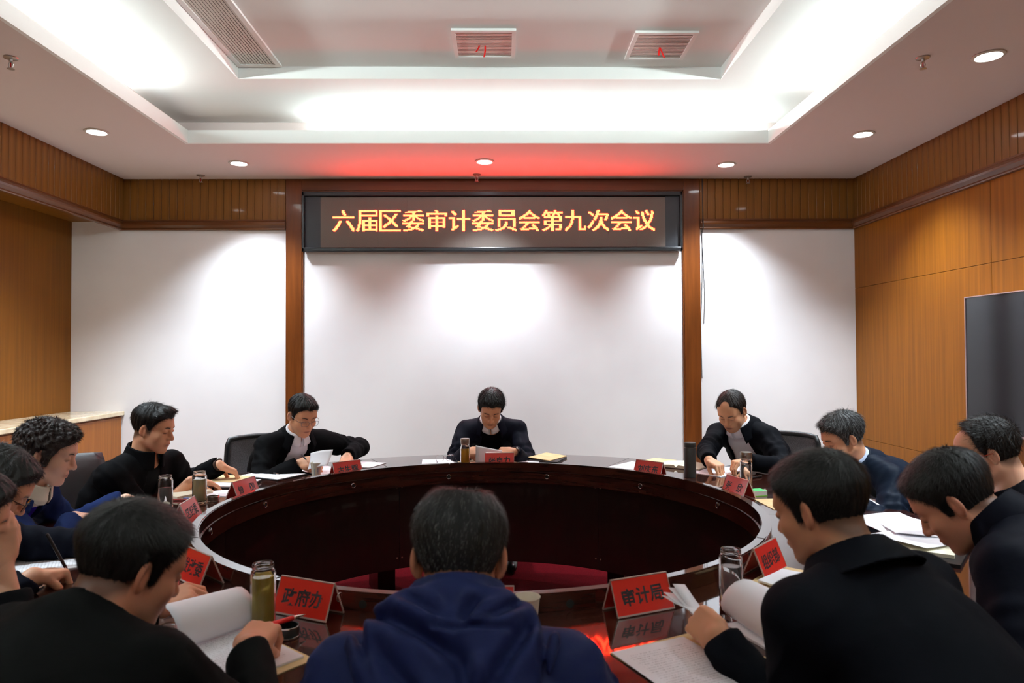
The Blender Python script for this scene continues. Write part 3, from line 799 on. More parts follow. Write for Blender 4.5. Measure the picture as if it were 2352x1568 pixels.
# ================================================================ people
M_skin = mat('skin', srgb(200, 152, 124), 0.48, spec=0.35, sss=0.12)
def attr_col(m, name='tint', mul=None):
    a = node(m, 'ShaderNodeAttribute'); a.attribute_name = name
    link(m, a.outputs['Color'], bsdf(m).inputs['Base Color'])
attr_col(M_skin)
cloth_bump(M_skin, 220, 0.12, 0.001)
M_hair = mat('hair', (0.01, 0.009, 0.008, 1), 0.5, spec=0.28); attr_col(M_hair)
def cloth(name, c, rough=0.8, sheen=0.0, bump=0.35, scale=28, fine=True):
    m = mat(name, c, rough, spec=0.05, sheen=sheen); cloth_bump(m, scale, bump, 0.004); return m
M_trouser = cloth('trouser_dark', srgb(22, 23, 28))
M_shoe = mat('shoe_black', srgb(16, 15, 15), 0.3)
def az(a): a = math.radians(a); return V3(math.sin(a), math.cos(a), 0)
def unit(v): return v/np.linalg.norm(v)
def ik(S, W, l1, l2, pole):
    d = W-S; L = float(np.linalg.norm(d)); k = max(1.0, L/((l1+l2)*0.985)); l1 *= k; l2 *= k
    u = d/L; a = (l1*l1-l2*l2+L*L)/(2*L); hgt = math.sqrt(max(1e-6, l1*l1-a*a))
    p = pole-u*float(pole@u); p = unit(p); return S+u*a+p*hgt
def grp(P, c, r, fn, big=None):
    o = np.linalg.norm(P-c, axis=1)-r; m = o < 0.05
    if m.any(): o[m] = fn(P[m])
    return o

class Person: pass
def make_person(label, head, haz, hpitch, baz, hroll=0, hs=1.0, wrist=None, hand=None, pose=('rest', 'rest'), palm=None, pole=None, jacket=None, shirt=None, collar='fold',
                open_w=None, hair=None, skin=(218, 165, 134), fat=0.0, width=1.0, spine=0.60, nb=(0.085, 0.15), skin_h=0.0042, cloth_h=0.0095, cuff=(0.0, 0.0), strands=4200, glasses=None,
                group='people seated around the table', wr_seed=0, wr_amp=0.0045, extras=None, shirt_collar=True, hip_off=0.0, grey=0.0, haircol=(16, 14, 13), female=False, shoulder_drop=0.055, legs=True, hip_z=0.53, twist=0.0, hair_len=0.015, lift=0.22):
    p = Person(); hc = V3(*head); F = az(baz); U = V3(0, 0, 1); Rt = np.cross(F, U)      # Rt = the person's right
    # head frame
    fw = az(haz); pr = math.radians(hpitch); hy = fw*math.cos(pr)-U*math.sin(pr); hx = np.cross(fw, U); hz = np.cross(hx, hy)
    a = math.radians(hroll); hx, hz = hx*math.cos(a)+hz*math.sin(a), hz*math.cos(a)-hx*math.sin(a)
    HR = np.stack([hx, hy, hz]).astype(f32)          # world -> head: Q = (P-hc) @ HR.T
    NB = hc-F*nb[0]-U*nb[1]
    hz0 = hip_z; run = math.sqrt(max(0.0, spine**2-(NB[2]-hz0)**2)); HP = V3(NB[0]-F[0]*run, NB[1]-F[1]*run, hz0)+F*hip_off
    T = unit(NB-HP); Ff = unit(F-T*float(F@T))       # torso up and torso front
    mid = (NB+HP)/2-Ff*0.03
    root = empty('person', (float(HP[0]), float(HP[1]), 0.0), 0, label, 'person', group)
    inv = V3(HP[0], HP[1], 0)
    W = width
    sh_l = 0.178*W
    Fs = unit(az(baz+twist)); Rs = np.cross(Fs, U)
    S = [NB-T*shoulder_drop+Rs*s*sh_l+Ff*0.028 for s in (1, -1)]     # right, left
    wr = [V3(*w) for w in wrist]
    El = []
    for i, s in enumerate((1, -1)):
        po = V3(*pole[i]) if pole and pole[i] is not None else (Rs*s*0.7-U*0.75-F*0.15)
        El.append(ik(S[i], wr[i], 0.285, 0.255, po))
    # hand frames
    hf = []
    for i, s in enumerate((1, -1)):
        dz = V3(*hand[i]) if hand and hand[i] is not None else unit(wr[i]-El[i]); dz = unit(dz)
        up = V3(*palm[i]) if palm and palm[i] is not None else U
        dy = unit(up-dz*float(up@dz)); dx = np.cross(dy, dz)           # thumb side for a right hand palm down: towards the left
        # right hand: thumb points to the person's left
        thumb = dx if i == 1 else -dx
        hf.append(np.stack([thumb, dy, dz]).astype(f32))
    p.S, p.E, p.W, p.hf, p.HR, p.hc, p.NB, p.HP, p.T, p.Ff, p.Rt, p.root, p.inv, p.hs = S, El, wr, hf, HR, hc, NB, HP, T, Ff, Rt, root, inv, hs
    chains = [hand_chains(q) for q in pose]
    neck_top = hc+(HR.T @ V3(0, -0.030, -0.045))*hs
    arm_fat = 1.0+fat*4
    def body(P):
        d = d_cap(P, neck_top, NB+T*0.0+Ff*0.012, 0.052+fat*0.5, 0.060+fat*0.5)
        d = smin(d, d_cap(P, NB-T*0.05, NB-T*0.20, 0.07, 0.07), 0.05)
        d = smin(d, d_cap(P, S[0], S[1], 0.045, 0.045), 0.04)
        for i in (0, 1):
            d = smin(d, d_cap(P, S[i], El[i], 0.040, 0.036), 0.02)
            d = smin(d, d_cap(P, El[i], wr[i], 0.038*arm_fat, 0.0265*arm_fat), 0.015)
            def hd(P_, i=i): return hand_sdf((P_-wr[i]) @ hf[i].T, chains[i])
            d = smin(d, grp(P, wr[i]+hf[i][2]*0.09, 0.12, hd), 0.012)
        def h_(P_): return head_sdf(((P_-hc) @ HR.T)/hs, fat)*hs
        return smin(d, grp(P, hc, 0.16*hs, h_), 0.018)
    ends = [hc+V3(0, 0, 0.14), hc-V3(0, 0, 0.14), NB-T*0.34]+S+El+[w+hf[i][2]*0.2 for i, w in enumerate(wr)]+[hc+F*0.15, hc-F*0.12, hc+Rt*0.12, hc-Rt*0.12]
    lo = np.min(ends, 0)-0.09; hi = np.max(ends, 0)+0.09
    V, Q = polygonize(body, lo, hi, skin_h)
    V = project(body, V, skin_h)
    H = ((V.astype(f32)-hc) @ HR.T)/hs
    base = np.array(srgb(*skin)[:3], f32); col = np.tile(base, (len(V), 1))
    def blend(w, c): 
        nonlocal col
        col = col*(1-w[:, None])+np.array(srgb(*c)[:3], f32)*w[:, None]
    inh = (np.linalg.norm(V-hc, axis=1) < 0.17*hs)
    mottling = wrinkle(V.astype(f32), 30, 2)*0.05
    col = col*(1+mottling[:, None])
    blend(inh*0.45*np.exp(-(np.maximum(0, np.linalg.norm((H-V3(0, 0.088, -0.066))/V3(0.024, 0.03, 0.0105), axis=1)-0.55)/0.45)**2), (158, 88, 80))
    blend(inh*0.22*np.exp(-((np.linalg.norm((H-V3(0, 0.108, -0.026))/V3(0.018, 0.02, 0.02), axis=1))**2)), (190, 105, 85))
    for s in (-1, 1):
        blend(inh*0.25*np.exp(-((np.linalg.norm((H-V3(s*0.086, -0.01, 0.0))/V3(0.014, 0.03, 0.035), axis=1))**4)), (196, 110, 88))
        blend(inh*0.55*np.exp(-(((H[:, 2]-(-0.0005))/0.0030)**2+((H[:, 0]-s*0.031)/0.0145)**4+((H[:, 1]-0.09)/0.02)**4)), (40, 26, 22))
        blend(inh*0.25*np.exp(-(((H[:, 2]-0.0)/0.014)**2+((H[:, 0]-s*0.031)/0.018)**2+((H[:, 1]-0.09)/0.02)**4)), (150, 100, 80))
        blend(inh*0.55*np.exp(-(((H[:, 2]-(0.0275+0.09*(0.03-np.abs(H[:, 0]-s*0.03))))/0.0042)**2+((H[:, 0]-s*0.0315)/0.0185)**6+((H[:, 1]-0.085)/0.025)**4)), (34, 25, 21))
    blend(inh*0.7*np.exp(-(((H[:, 2]-(-0.0655-0.10*np.abs(H[:, 0])**1.0*0.12))/0.0026)**2+(H[:, 0]/0.0205)**6+((H[:, 1]-0.095)/0.015)**4)), (92, 48, 44))
    if not female:
        blend(inh*0.16*sstep(-0.045, -0.075, H[:, 2])*sstep(0.0, 0.03, H[:, 1]), (110, 88, 80))
    if hair is not None:
        hv = hair_line(H, hair)
        blend(inh*hair.get('fade', 0.75)*sstep(0.022, -0.012, hv)*sstep(0.083, 0.077, np.abs(H[:, 0])), haircol)
    body_o = mesh_np('body', V-inv, Q, M_skin, root, col=col)
    # hair cap with strands
    if hair is not None:
        def hf_(P): return hair_sdf(((P-hc) @ HR.T)/hs, hair)*hs
        hv_, hq = polygonize(hf_, hc-0.15*hs, hc+0.15*hs, 0.0042)
        hv_ = project(hf_, hv_, 0.0042)
        ho = build_hair(hv_, hq, hc, HR, hs, hair, strands, grey, haircol, hair_len, lift, inv, root)
    # ---------------- clothes
    jk = jacket
    off = 0.016
    ca = unit(hc+(HR.T @ V3(0, -0.04, -0.09))*hs-(NB-T*0.02)); ca = unit(ca*0.55+T*0.45)      # collar axis
    cf = unit(Ff-ca*float(Ff@ca)); cx = np.cross(cf, ca)
    c0 = NB+Ff*0.010+ca*0.012
    def torso(P, o=0.0):
        X = (P-HP) @ Rt; Yv = (P-HP) @ Ff; Zv = (P-HP) @ T
        L = float(np.linalg.norm(NB-HP))
        z = np.clip(Zv/L, 0, 1)
        bow = -0.045*np.sin(np.pi*np.clip(z, 0, 1))
        Yb = Yv-bow
        rx = np.interp(z, [0, 0.25, 0.55, 0.8, 1.0], np.array([0.175, 0.168, 0.180, 0.165, 0.09])*(0.55+0.45*W))+fat*1.5
        ry = np.interp(z, [0, 0.25, 0.55, 0.8, 1.0], [0.125, 0.128, 0.125, 0.105, 0.07])+fat*2
        q = np.sqrt((X/rx)**2+(Yb/ry)**2)+1e-6
        dr = (q-1)*np.minimum(rx, ry)*np.where(q > 1, 1.0, 1.0)
        ez = np.maximum(-Zv-0.05, Zv-(L-0.02))
        d = smax(dr, ez, 0.06)-o
        return d
    def jacket_f(P):
        d = torso(P, off)
        d = smin(d, d_cap(P, S[0]-Ff*0.005, S[1]-Ff*0.005, 0.066, 0.066), 0.05)
        for s in (0, 1): d = smin(d, d_cap(P, NB-T*0.005-Ff*0.012, S[s]+T*0.012, 0.058, 0.052), 0.045)
        if open_w is not None:
            Td = (NB-P) @ T; Xa = np.abs((P-NB) @ Rt+open_w[2]*Td) if len(open_w) > 2 else np.abs((P-NB) @ Rt)
            w = open_w[0]+(open_w[1]-open_w[0])*np.clip(Td/0.35, 0, 1)
            d = smax(d, np.minimum(w-Xa, (P-mid) @ Ff-0.02), 0.008)
        for i in (0, 1):
            u = unit(wr[i]-El[i]); ce = wr[i]-u*(0.012+cuff[i])
            a1 = d_cap(P, S[i], El[i], 0.073, 0.060); a2 = d_cap(P, El[i], wr[i]+u*0.02, 0.060, 0.046)
            a2 = smax(a2, (P-ce) @ u, 0.006)
            t = np.clip(((P-El[i]) @ u)/0.25, -1, 1); u1 = unit(El[i]-S[i]); t1 = ((P-El[i]) @ u1)/0.28
            ang = wrinkle(P, 9, wr_seed+i)
            fold = np.sin(((P-El[i]) @ u)*115+ang*3.5)*np.exp(-((t-0.15)/0.40)**2)+0.8*np.sin(((P-El[i]) @ u1)*95+ang*3)*np.exp(-((t1+0.25)/0.45)**2)
            arm = smin(a1, a2, 0.02)+wr_amp*0.75*fold*sstep(0.05, 0.0, np.abs(np.minimum(a1, a2)))
            d = smin(d, arm, 0.03)
        d = d+wr_amp*wrinkle(P, 7.5, wr_seed)*1.3+wr_amp*0.6*wrinkle(P, 19, wr_seed+4)
        # neck opening
        rel = P-c0; zc_ = rel @ ca; rr = np.sqrt((rel @ cx)**2+(rel @ cf)**2)
        d = smax(d, -np.maximum(rr-0.068-fat*0.5, -0.06-zc_), 0.006)
        if collar == 'hood': d = smin(d, collar_f(P), 0.012)
        return d
    def ring(P, r0, r1, z0, z1, th, gap, point=0.0, back=0.0):
        rel = P-c0; x = rel @ cx; y = rel @ cf; z = rel @ ca
        z = z+back*np.clip(-y/0.07, 0, 1)
        r = np.sqrt(x*x+(y*0.93)**2); an = np.abs(np.arctan2(x, y))
        rt = r0+(r1-r0)*np.clip((z-z0)/(z1-z0), 0, 1)
        zz0 = z0-point*sstep(1.3, 0.3, an)
        d = np.abs(r-rt)-th
        d = np.maximum(d, np.maximum(zz0-z, z-z1))
        return np.maximum(d, (gap-an)*0.07) if gap > 0 else d
    def collar_f(P):
        if collar == 'stand': return ring(P, 0.088+fat*.6, 0.071+fat*.6, -0.03, 0.058, 0.0055, 0.25)
        if collar == 'fold':
            a_ = ring(P, 0.078+fat*.6, 0.070+fat*.6, -0.03, 0.040, 0.005, 0.75)
            return np.minimum(a_, ring(P, 0.122+fat*.6, 0.075+fat*.6, -0.026, 0.042, 0.0055, 0.62, 0.03))
        if collar == 'blazer':
            a_ = ring(P, 0.080, 0.072, -0.03, 0.022, 0.005, 0.9)
            return np.minimum(a_, ring(P, 0.108, 0.076, -0.030, 0.024, 0.0055, 0.7, 0.03))
        if collar == 'crew': return ring(P, 0.074, 0.068, -0.03, 0.012, 0.005, 0)
        if collar == 'hood':
            d = ring(P, 0.116, 0.078, -0.04, 0.092, 0.012, 0.45)
            # hood lying on the back: a bag with folds converging down the spine
            rel = P-NB; x = rel @ Rt; y = rel @ Ff; z = rel @ T
            bag = d_ell(np.stack([x, y+0.095+0.10*np.clip(-z, 0, 1), z+0.062], 1), V3(0, 0, 0), V3(0.156, 0.056, 0.130))
            bag = np.maximum(bag, -0.16-0.75*np.abs(x)+0.02-z) if False else bag
            for s in (-1, 1):
                for (xa, za, xb, zb, r) in ((0.125, 0.015, 0.030, -0.235, 0.019), (0.085, 0.030, 0.012, -0.185, 0.014), (0.165, -0.035, 0.062, -0.215, 0.015)):
                    A = NB+Rt*s*xa+T*za-Ff*(0.085+0.02*(xa < 0.1)); Bp = NB+Rt*s*xb+T*zb-Ff*0.165
                    bag = smin(bag, d_cap(P, A.astype(f32), Bp.astype(f32), r, r*0.9), 0.022)
            bag = smax(bag, -d_cap(P, (NB+T*0.01-Ff*0.150).astype(f32), (NB-T*0.15-Ff*0.185).astype(f32), 0.026, 0.012), 0.02)
            bag = bag+0.005*wrinkle(P, 11, 2)+0.002*wrinkle(P, 24, 5)
            gr = np.zeros(len(P), f32)
            for (xa, za, xb, zb, wg, dg) in ((-0.135, 0.010, 0.015, -0.085, 0.011, 0.024), (0.015, -0.085, 0.035, -0.16, 0.012, 0.020), (-0.168, 0.005, -0.125, -0.10, 0.007, 0.012), (-0.04, -0.032, 0.105, -0.036, 0.006, 0.010),
                                             (0.130, -0.015, 0.075, -0.11, 0.010, 0.020), (0.015, -0.020, 0.048, 0.032, 0.009, 0.016), (0.160, -0.005, 0.142, -0.11, 0.007, 0.014), (0.075, -0.11, 0.04, -0.18, 0.012, 0.018),
                                             (-0.085, 0.035, -0.02, -0.015, 0.009, 0.012), (0.11, 0.02, 0.06, -0.02, 0.008, 0.012), (-0.12, -0.06, -0.04, -0.15, 0.010, 0.014)):
                ba = np.array([xb-xa, zb-za]); px_ = x-xa; pz_ = z-za
                hh = np.clip((px_*ba[0]+pz_*ba[1])/(ba@ba), 0, 1); dd = np.sqrt((px_-hh*ba[0])**2+(pz_-hh*ba[1])**2)
                gr += (dg*np.exp(-(dd/wg)**2)-0.35*dg*np.exp(-((dd-2.3*wg)/(1.2*wg))**2))*sstep(-0.1, 0.15, hh)*sstep(1.1, 0.75, hh)
            bag = bag+gr*sstep(-0.02, -0.08, y)
            return smin(d, bag, 0.02)
        return np.full(len(P), 9.0, f32)
    ends = [NB+T*0.09, HP-T*0.1]+S+El+wr+[mid+Ff*0.2, mid-Ff*0.2, HP+Rt*0.22, HP-Rt*0.22, HP-F*0.16, HP+F*0.16, NB-Ff*0.17]
    lo = np.min(ends, 0)-0.1; hi = np.max(ends, 0)+0.1
    V, Q = polygonize(jacket_f, lo, hi, cloth_h)
    V = project(jacket_f, V, cloth_h)
    p.jacket = mesh_np('jacket', V-inv, Q, jk, root)
    if collar in ('stand', 'fold', 'blazer', 'crew'):
        V, Q = polygonize(collar_f, c0-0.18, c0+0.18, 0.0048)
        V = project(collar_f, V, 0.0048)
        mesh_np('collar', V-inv, Q, jk, root)
    if shirt is not None:
        inner_m, collar_m = shirt
        def shirt_f(P):
            d = torso(P, off-0.012)
            d = smin(d, d_cap(P, S[0], S[1], 0.05, 0.05), 0.05)
            d = smin(d, d_cap(P, NB-Ff*0.01, NB-T*0.08, 0.062, 0.08), 0.04)
            d = d+0.003*wrinkle(P, 9, wr_seed+2)
            rel = P-c0; rr = np.sqrt((rel @ cx)**2+(rel @ cf)**2)
            return smax(d, -np.maximum(rr-0.055-fat*0.4, -0.02-(rel @ ca)), 0.006)
        lo = np.min([NB, mid+Rt*.18, mid-Rt*.18, mid+Ff*.16, S[0], S[1]], 0)-0.06; hi = np.max([NB, mid+Rt*.18, mid-Rt*.18, mid+Ff*.16, S[0], S[1]], 0)+0.06
        V, Q = polygonize(shirt_f, lo, hi, cloth_h)
        V = project(shirt_f, V, cloth_h)
        sh = mesh_np('shirt', V-inv, Q, inner_m, root); p.shirtV = V
        if shirt_collar:
            def sc_f(P):
                a_ = ring(P, 0.069+fat*.5, 0.0625+fat*.5, -0.04, 0.050, 0.003, 0.04)
                return np.minimum(a_, ring(P, 0.090+fat*.5, 0.0665+fat*.5, 0.006, 0.052, 0.003, 0.10, 0.022))
            V, Q = polygonize(sc_f, c0-0.16, c0+0.16, 0.0036)
            V = project(sc_f, V, 0.0036)
            mesh_np('shirt_collar', V-inv, Q, collar_m, root)
    if legs:
        kn = []; 
        def leg_pts(s):
            h0 = HP+Rt*s*0.085-U*0.01; k = h0+F*0.40+Rt*s*0.05; k = V3(k[0], k[1], 0.52); an = V3(k[0]+F[0]*0.02, k[1]+F[1]*0.02, 0.10); return h0, k, an
        lp = [leg_pts(1), leg_pts(-1)]
        def trous(P):
            d = None
            for h0, k, an in lp:
                a_ = smin(d_cap(P, h0, k, 0.092, 0.066), d_cap(P, k, an, 0.066, 0.05), 0.02)
                d = a_ if d is None else smin(d, a_, 0.02)
            d = smin(d, d_ell(P, HP-U*0.0, V3(0.17, 0.17, 0.10)), 0.04)
            return d+0.003*wrinkle(P, 12, 1)
        pts = [q for l in lp for q in l]
        V, Q = polygonize(trous, np.min(pts, 0)-0.22, np.max(pts, 0)+0.15, 0.014)
        mesh_np('trousers', V-inv, Q, M_trouser, root)
        for h0, k, an in lp:
            bm = bmesh.new(); c = Vector(map(float, an-inv)); fv = Vector(map(float, F))
            bm_lathe(bm, [(0, -0.13), (0.030, -0.12), (0.043, -0.07), (0.045, 0.0), (0.04, 0.07), (0.036, 0.11), (0.02, 0.135), (0, 0.14)], 12)
            M = Matrix.Translation((c.x+fv.x*0.06, c.y+fv.y*0.06, 0.05)) @ Matrix.Rotation(math.atan2(-fv.x, fv.y), 4, 'Z') @ Matrix.Diagonal((1, 1, 0.9, 1)) @ Matrix.Rotation(-PI/2, 4, 'X')
            bmesh.ops.transform(bm, matrix=M, verts=bm.verts)
            for v in bm.verts: v.co.z = max(v.co.z, 0.012)
            from_bm('shoe', bm, M_shoe, root, True)
    # brows and lashes drawn as fine tubes on the face
    def on_face(x, z, lift=0.0):
        ys = np.linspace(0.13, 0.03, 60).astype(f32); q = np.stack([np.full(60, x), ys, np.full(60, z)], 1).astype(f32)
        dd = head_sdf(q, fat); i = int(np.argmax(dd < 0)); return V3(x, ys[i]+lift, z)
    def h2w(q): return hc+(HR.T @ q)*hs-inv
    p.on_face, p.h2w = on_face, h2w
    for s in (-1, 1):
        q = [on_face(s*x, z, 0.0005) for x, z in ((0.013, 0.0235), (0.022, 0.0265), (0.032, 0.028), (0.041, 0.0275), (0.050, 0.0245))]
        bm = bmesh.new(); bm_tube(bm, [h2w(v) for v in q], [0.0014, 0.0026, 0.0027, 0.0020, 0.0008], 6)
        from_bm('eyebrow', bm, mat('brow', srgb(30, 24, 21), 0.7), root, True)
        q = [on_face(s*x, z, 0.0006) for x, z in ((0.0185, -0.0035), (0.025, -0.001), (0.031, -0.0005), (0.038, -0.0012), (0.0445, -0.004))]
        bm = bmesh.new(); bm_tube(bm, [h2w(v) for v in q], [0.0006, 0.0011, 0.0012, 0.0011, 0.0006], 5)
        from_bm('eyelash', bm, mat('brow', srgb(30, 24, 21), 0.7), root, True)
    if glasses: make_glasses(p, *glasses)
    return p

def build_hair(V, Q, hc, HR, hs, st, n, grey, haircol, length, lift, inv, root):
    rs = np.random.RandomState(int(abs(hc[0]*1000)) % 997)
    cd = np.array(srgb(*haircol)[:3], f32)
    A, B, C = V[Q[:, 0]], V[Q[:, 1]], V[Q[:, 2]]
    N = np.cross(B-A, V[Q[:, 3]]-A); ar = np.linalg.norm(N, axis=1); N /= ar[:, None]+1e-12
    cen = V[Q].mean(1); H = ((cen-hc) @ HR.T)/hs
    skn = skull_sdf(H.astype(f32))
    out = (np.einsum('ij,ij->i', N, cen-hc) > 0) & (skn > 0.0005)
    w = ar*out; w /= w.sum()
    idx = rs.choice(len(Q), n, p=w)
    u, v = rs.rand(n, 1), rs.rand(n, 1)
    P = (A[idx]*(1-u)+B[idx]*u)*(1-v)+(V[Q[idx, 3]]*(1-u)+C[idx]*u)*v
    Nn = N[idx]; Hq = ((P-hc) @ HR.T)/hs
    crown = np.array(st.get('crown', (0.01, -0.075, 0.10)))
    fl = (Hq-crown); fl = fl+np.array(st.get('sweep', (0, 0.0, 0)))*0.1*sstep(0.02, 0.08, Hq[:, 2])[:, None]
    fl[:, 2] -= 0.02
    fl = fl @ HR
    fl -= Nn*np.einsum('ij,ij->i', fl, Nn)[:, None]; fl /= np.linalg.norm(fl, axis=1)[:, None]+1e-9
    jit = rs.randn(n, 3)*st.get('jit', 0.13)
    D = fl+Nn*lift+jit; D /= np.linalg.norm(D, axis=1)[:, None]
    L = length*(0.55+0.9*rs.rand(n))*(0.45+0.75*sstep(-0.03, 0.07, Hq[:, 2]))*hs
    side = np.cross(D, Nn); side /= np.linalg.norm(side, axis=1)[:, None]+1e-9
    wd = st.get('wid', 0.0005)
    p0 = P-Nn*0.002; p1 = P+D*(L*0.5)[:, None]; D2 = D+fl*0.5-Nn*0.35; D2 /= np.linalg.norm(D2, axis=1)[:, None]; p2 = p1+D2*(L*0.5)[:, None]
    SV = np.stack([p0-side*wd, p0+side*wd, p1-side*wd*0.8, p1+side*wd*0.8, p2], 1).reshape(-1, 3)
    k = np.arange(n)[:, None]*5
    T = np.concatenate([k+np.array([[0, 1, 3]]), k+np.array([[0, 3, 2]]), k+np.array([[2, 3, 4]])], 0)
    cap_t = np.concatenate([Q[:, [0, 1, 2]], Q[:, [0, 2, 3]]], 0)
    VV = np.concatenate([V, SV]); FF = np.concatenate([cap_t, T+len(V)])
    g = (rs.rand(n) < grey*(0.6+0.8*sstep(0.06, -0.03, Hq[:, 2])))
    sc_ = np.where(g[:, None], np.array(srgb(122, 122, 122)[:3])[None], cd[None]*(0.7+0.8*rs.rand(n, 1)))
    capc = np.tile(cd*(1-grey*0.6)+np.array(srgb(95, 95, 95)[:3])*grey*0.6, (len(V), 1))
    col = np.concatenate([capc, np.repeat(sc_, 5, 0)])
    return mesh_np('hair', VV-inv, FF, M_hair, root, col=col)

def make_glasses(p, col, rim='full', zoff=-0.002):
    m = mat('spectacle_%d_%d_%d' % col, srgb(*col), 0.3, 0.6)
    ml = mat('spectacle_lens', (1, 1, 1, 1), 0.02, trans=1.0, ior=1.05)
    bm = bmesh.new(); y = 0.112
    c = []
    for s in (-1, 1):
        pts = []
        for k in range(20):
            a = 2*PI*k/20; ca_, sa_ = math.cos(a), math.sin(a)
            pts.append(p.h2w(V3(s*0.0325+0.0245*(abs(ca_)**0.7)*math.copysign(1, ca_), y-0.006*(abs(s*0.0325+0.0245*ca_)/0.06)**2, zoff+0.0175*(abs(sa_)**0.7)*math.copysign(1, sa_))))
        pts.append(pts[0]); bm_tube(bm, pts, 0.0012, 6, caps=False); c.append(pts)
    bm_tube(bm, [p.h2w(V3(x, y+0.002, zoff+0.006)) for x in (-0.009, 0, 0.009)], 0.0011, 6)
    for s in (-1, 1):
        bm_tube(bm, [p.h2w(V3(*q)) for q in ((s*0.057, y-0.006, zoff+0.008), (s*0.072, 0.085, zoff+0.010), (s*0.080, 0.02, zoff+0.010), (s*0.083, -0.008, zoff+0.010), (s*0.082, -0.024, zoff-0.008))], 0.0013, 6)
    g = from_bm('spectacles', bm, m, p.root, True)
    bm = bmesh.new()
    for pts in c:
        vs = [bm.verts.new(q) for q in pts[:-1]]; bm.faces.new(vs)
    from_bm('lens', bm, ml, g)
# ================================================================ the thirteen people round the table
J_black = cloth('jacket_black', srgb(10, 10, 12), bump=0.3)
J_black2 = cloth('jacket_black_warm', srgb(9, 9, 9), bump=0.3)
J_nearblack = cloth('jacket_blue_black', srgb(9, 10, 15), bump=0.3)
J_navy = cloth('jacket_navy', srgb(16, 17, 28), rough=0.6, bump=0.3)
J_teal = cloth('jacket_teal_navy', srgb(16, 24, 37), rough=0.55, bump=0.35)
J_hood = cloth('jacket_hooded_navy', srgb(24, 29, 60), rough=0.62, bump=0.3)
J_blazer = cloth('blazer_blue', srgb(24, 36, 72), rough=0.85, bump=0.3, scale=60)
S_white = cloth('shirt_white', srgb(240, 241, 246), bump=0.25, sheen=0)
S_black = cloth('sweater_black', srgb(14, 14, 17), bump=0.4, scale=120)
S_blue = cloth('shirt_pale_blue', srgb(186, 200, 226), bump=0.2, sheen=0)
S_purple = cloth('polo_purple', srgb(38, 18, 128), bump=0.3)
S_cream = cloth('polo_cream', srgb(214, 204, 184), bump=0.2)
S_dark = cloth('tee_dark', srgb(18, 19, 21), bump=0.3)
def nbp(p): return (0.050+0.0018*p, 0.165-0.0015*p)
PEOPLE = {}
PEOPLE['cheek'] = make_person('person in black at the left picture edge, cheek propped on a hand', (-1.425, 1.85, 1.050), 55, 24, 46, hroll=-6,
    wrist=[(-1.330, 1.870, 0.920), (-1.66, 2.02, 0.62)], hand=[(-0.15, 0.12, 1), (0.7, 0.5, -0.1)], palm=[(0.75, -0.65, 0.1), None], pose=('cheek', 'rest'), pole=[(0.6, 0.1, -1), None],
    jacket=J_black, collar='fold', hair=dict(top=0.018, sides=0.008, side=-0.004), nb=(0.10, 0.12), cuff=(0.07, 0.0), wr_seed=1, strands=4000)
PEOPLE['writer'] = make_person('person in dark navy and black framed spectacles writing, head bent low', (-1.625, 2.25, 1.052), 62, 36, 61,
    wrist=[(-1.391, 2.085, 0.822), (-1.33, 2.50, 0.815)], hand=[(0.2, 0.95, -0.16), (0.7, 0.4, -0.1)], pose=('pen', 'rest'), jacket=cloth('jacket_dark_navy', srgb(11, 13, 22)), collar='fold',
    hair=dict(top=0.020, sides=0.010, side=-0.006), nb=nbp(38), glasses=((28, 26, 28),), wr_seed=2, strands=4500, hs=0.97)
PEOPLE['curly'] = make_person('person with permed curly hair in a blue blazer over a purple polo', (-1.800, 2.78, 1.088), 74, 18, 81,
    wrist=[(-1.745, 2.865, 0.815), (-1.74, 3.24, 0.812)], hand=[(0.80, 0.42, -0.08), (0.3, 0.3, -0.1)], pose=('pen', 'rest'), pole=[(-0.1, -1, -0.3), None], jacket=J_blazer, collar='blazer', shirt=(S_purple, S_cream), open_w=(0.05, 0.012),
    hair=dict(top=0.024, sides=0.018, side=-0.035, nape=-0.085, curl=0.0085, temple=0.000, front=0.060, jit=0.6, wave=0.004, peak=0.0, fade=0.3, wid=0.0005), female=True, width=0.94, nb=nbp(22), haircol=(34, 23, 20), strands=13000, hair_len=0.012, lift=0.3, skin=(228, 180, 154), wr_seed=3, hs=0.96)
PEOPLE['reacher'] = make_person('person in black jacket reaching out, bare forearm, hair combed up', (-1.745, 3.50, 1.109), 93, 12, 105,
    wrist=[(-1.600, 3.60, 0.83), (-1.565, 3.868, 0.870)], hand=[(0.65, 0.45, -0.15), (0.72, 0.42, -0.42)], pose=('rest', 'reach'), pole=[(-0.5, -0.7, -0.5), (-0.3, 0.8, -0.5)], jacket=J_black, collar='stand', shirt=(S_dark, S_dark), shirt_collar=False, open_w=(0.035, 0.04),
    hair=dict(top=0.017, sides=0.0015, quiff=0.012, side=0.004, front=0.072, fade=0.85, sweep=(0, 1.4, 0.3)), nb=nbp(10), cuff=(0.14, 0.0), fat=0.006, width=1.08, strands=4500, wr_seed=4, wr_amp=0.006, spine=0.46, hs=0.94, hair_len=0.018, skin=(217, 158, 123))
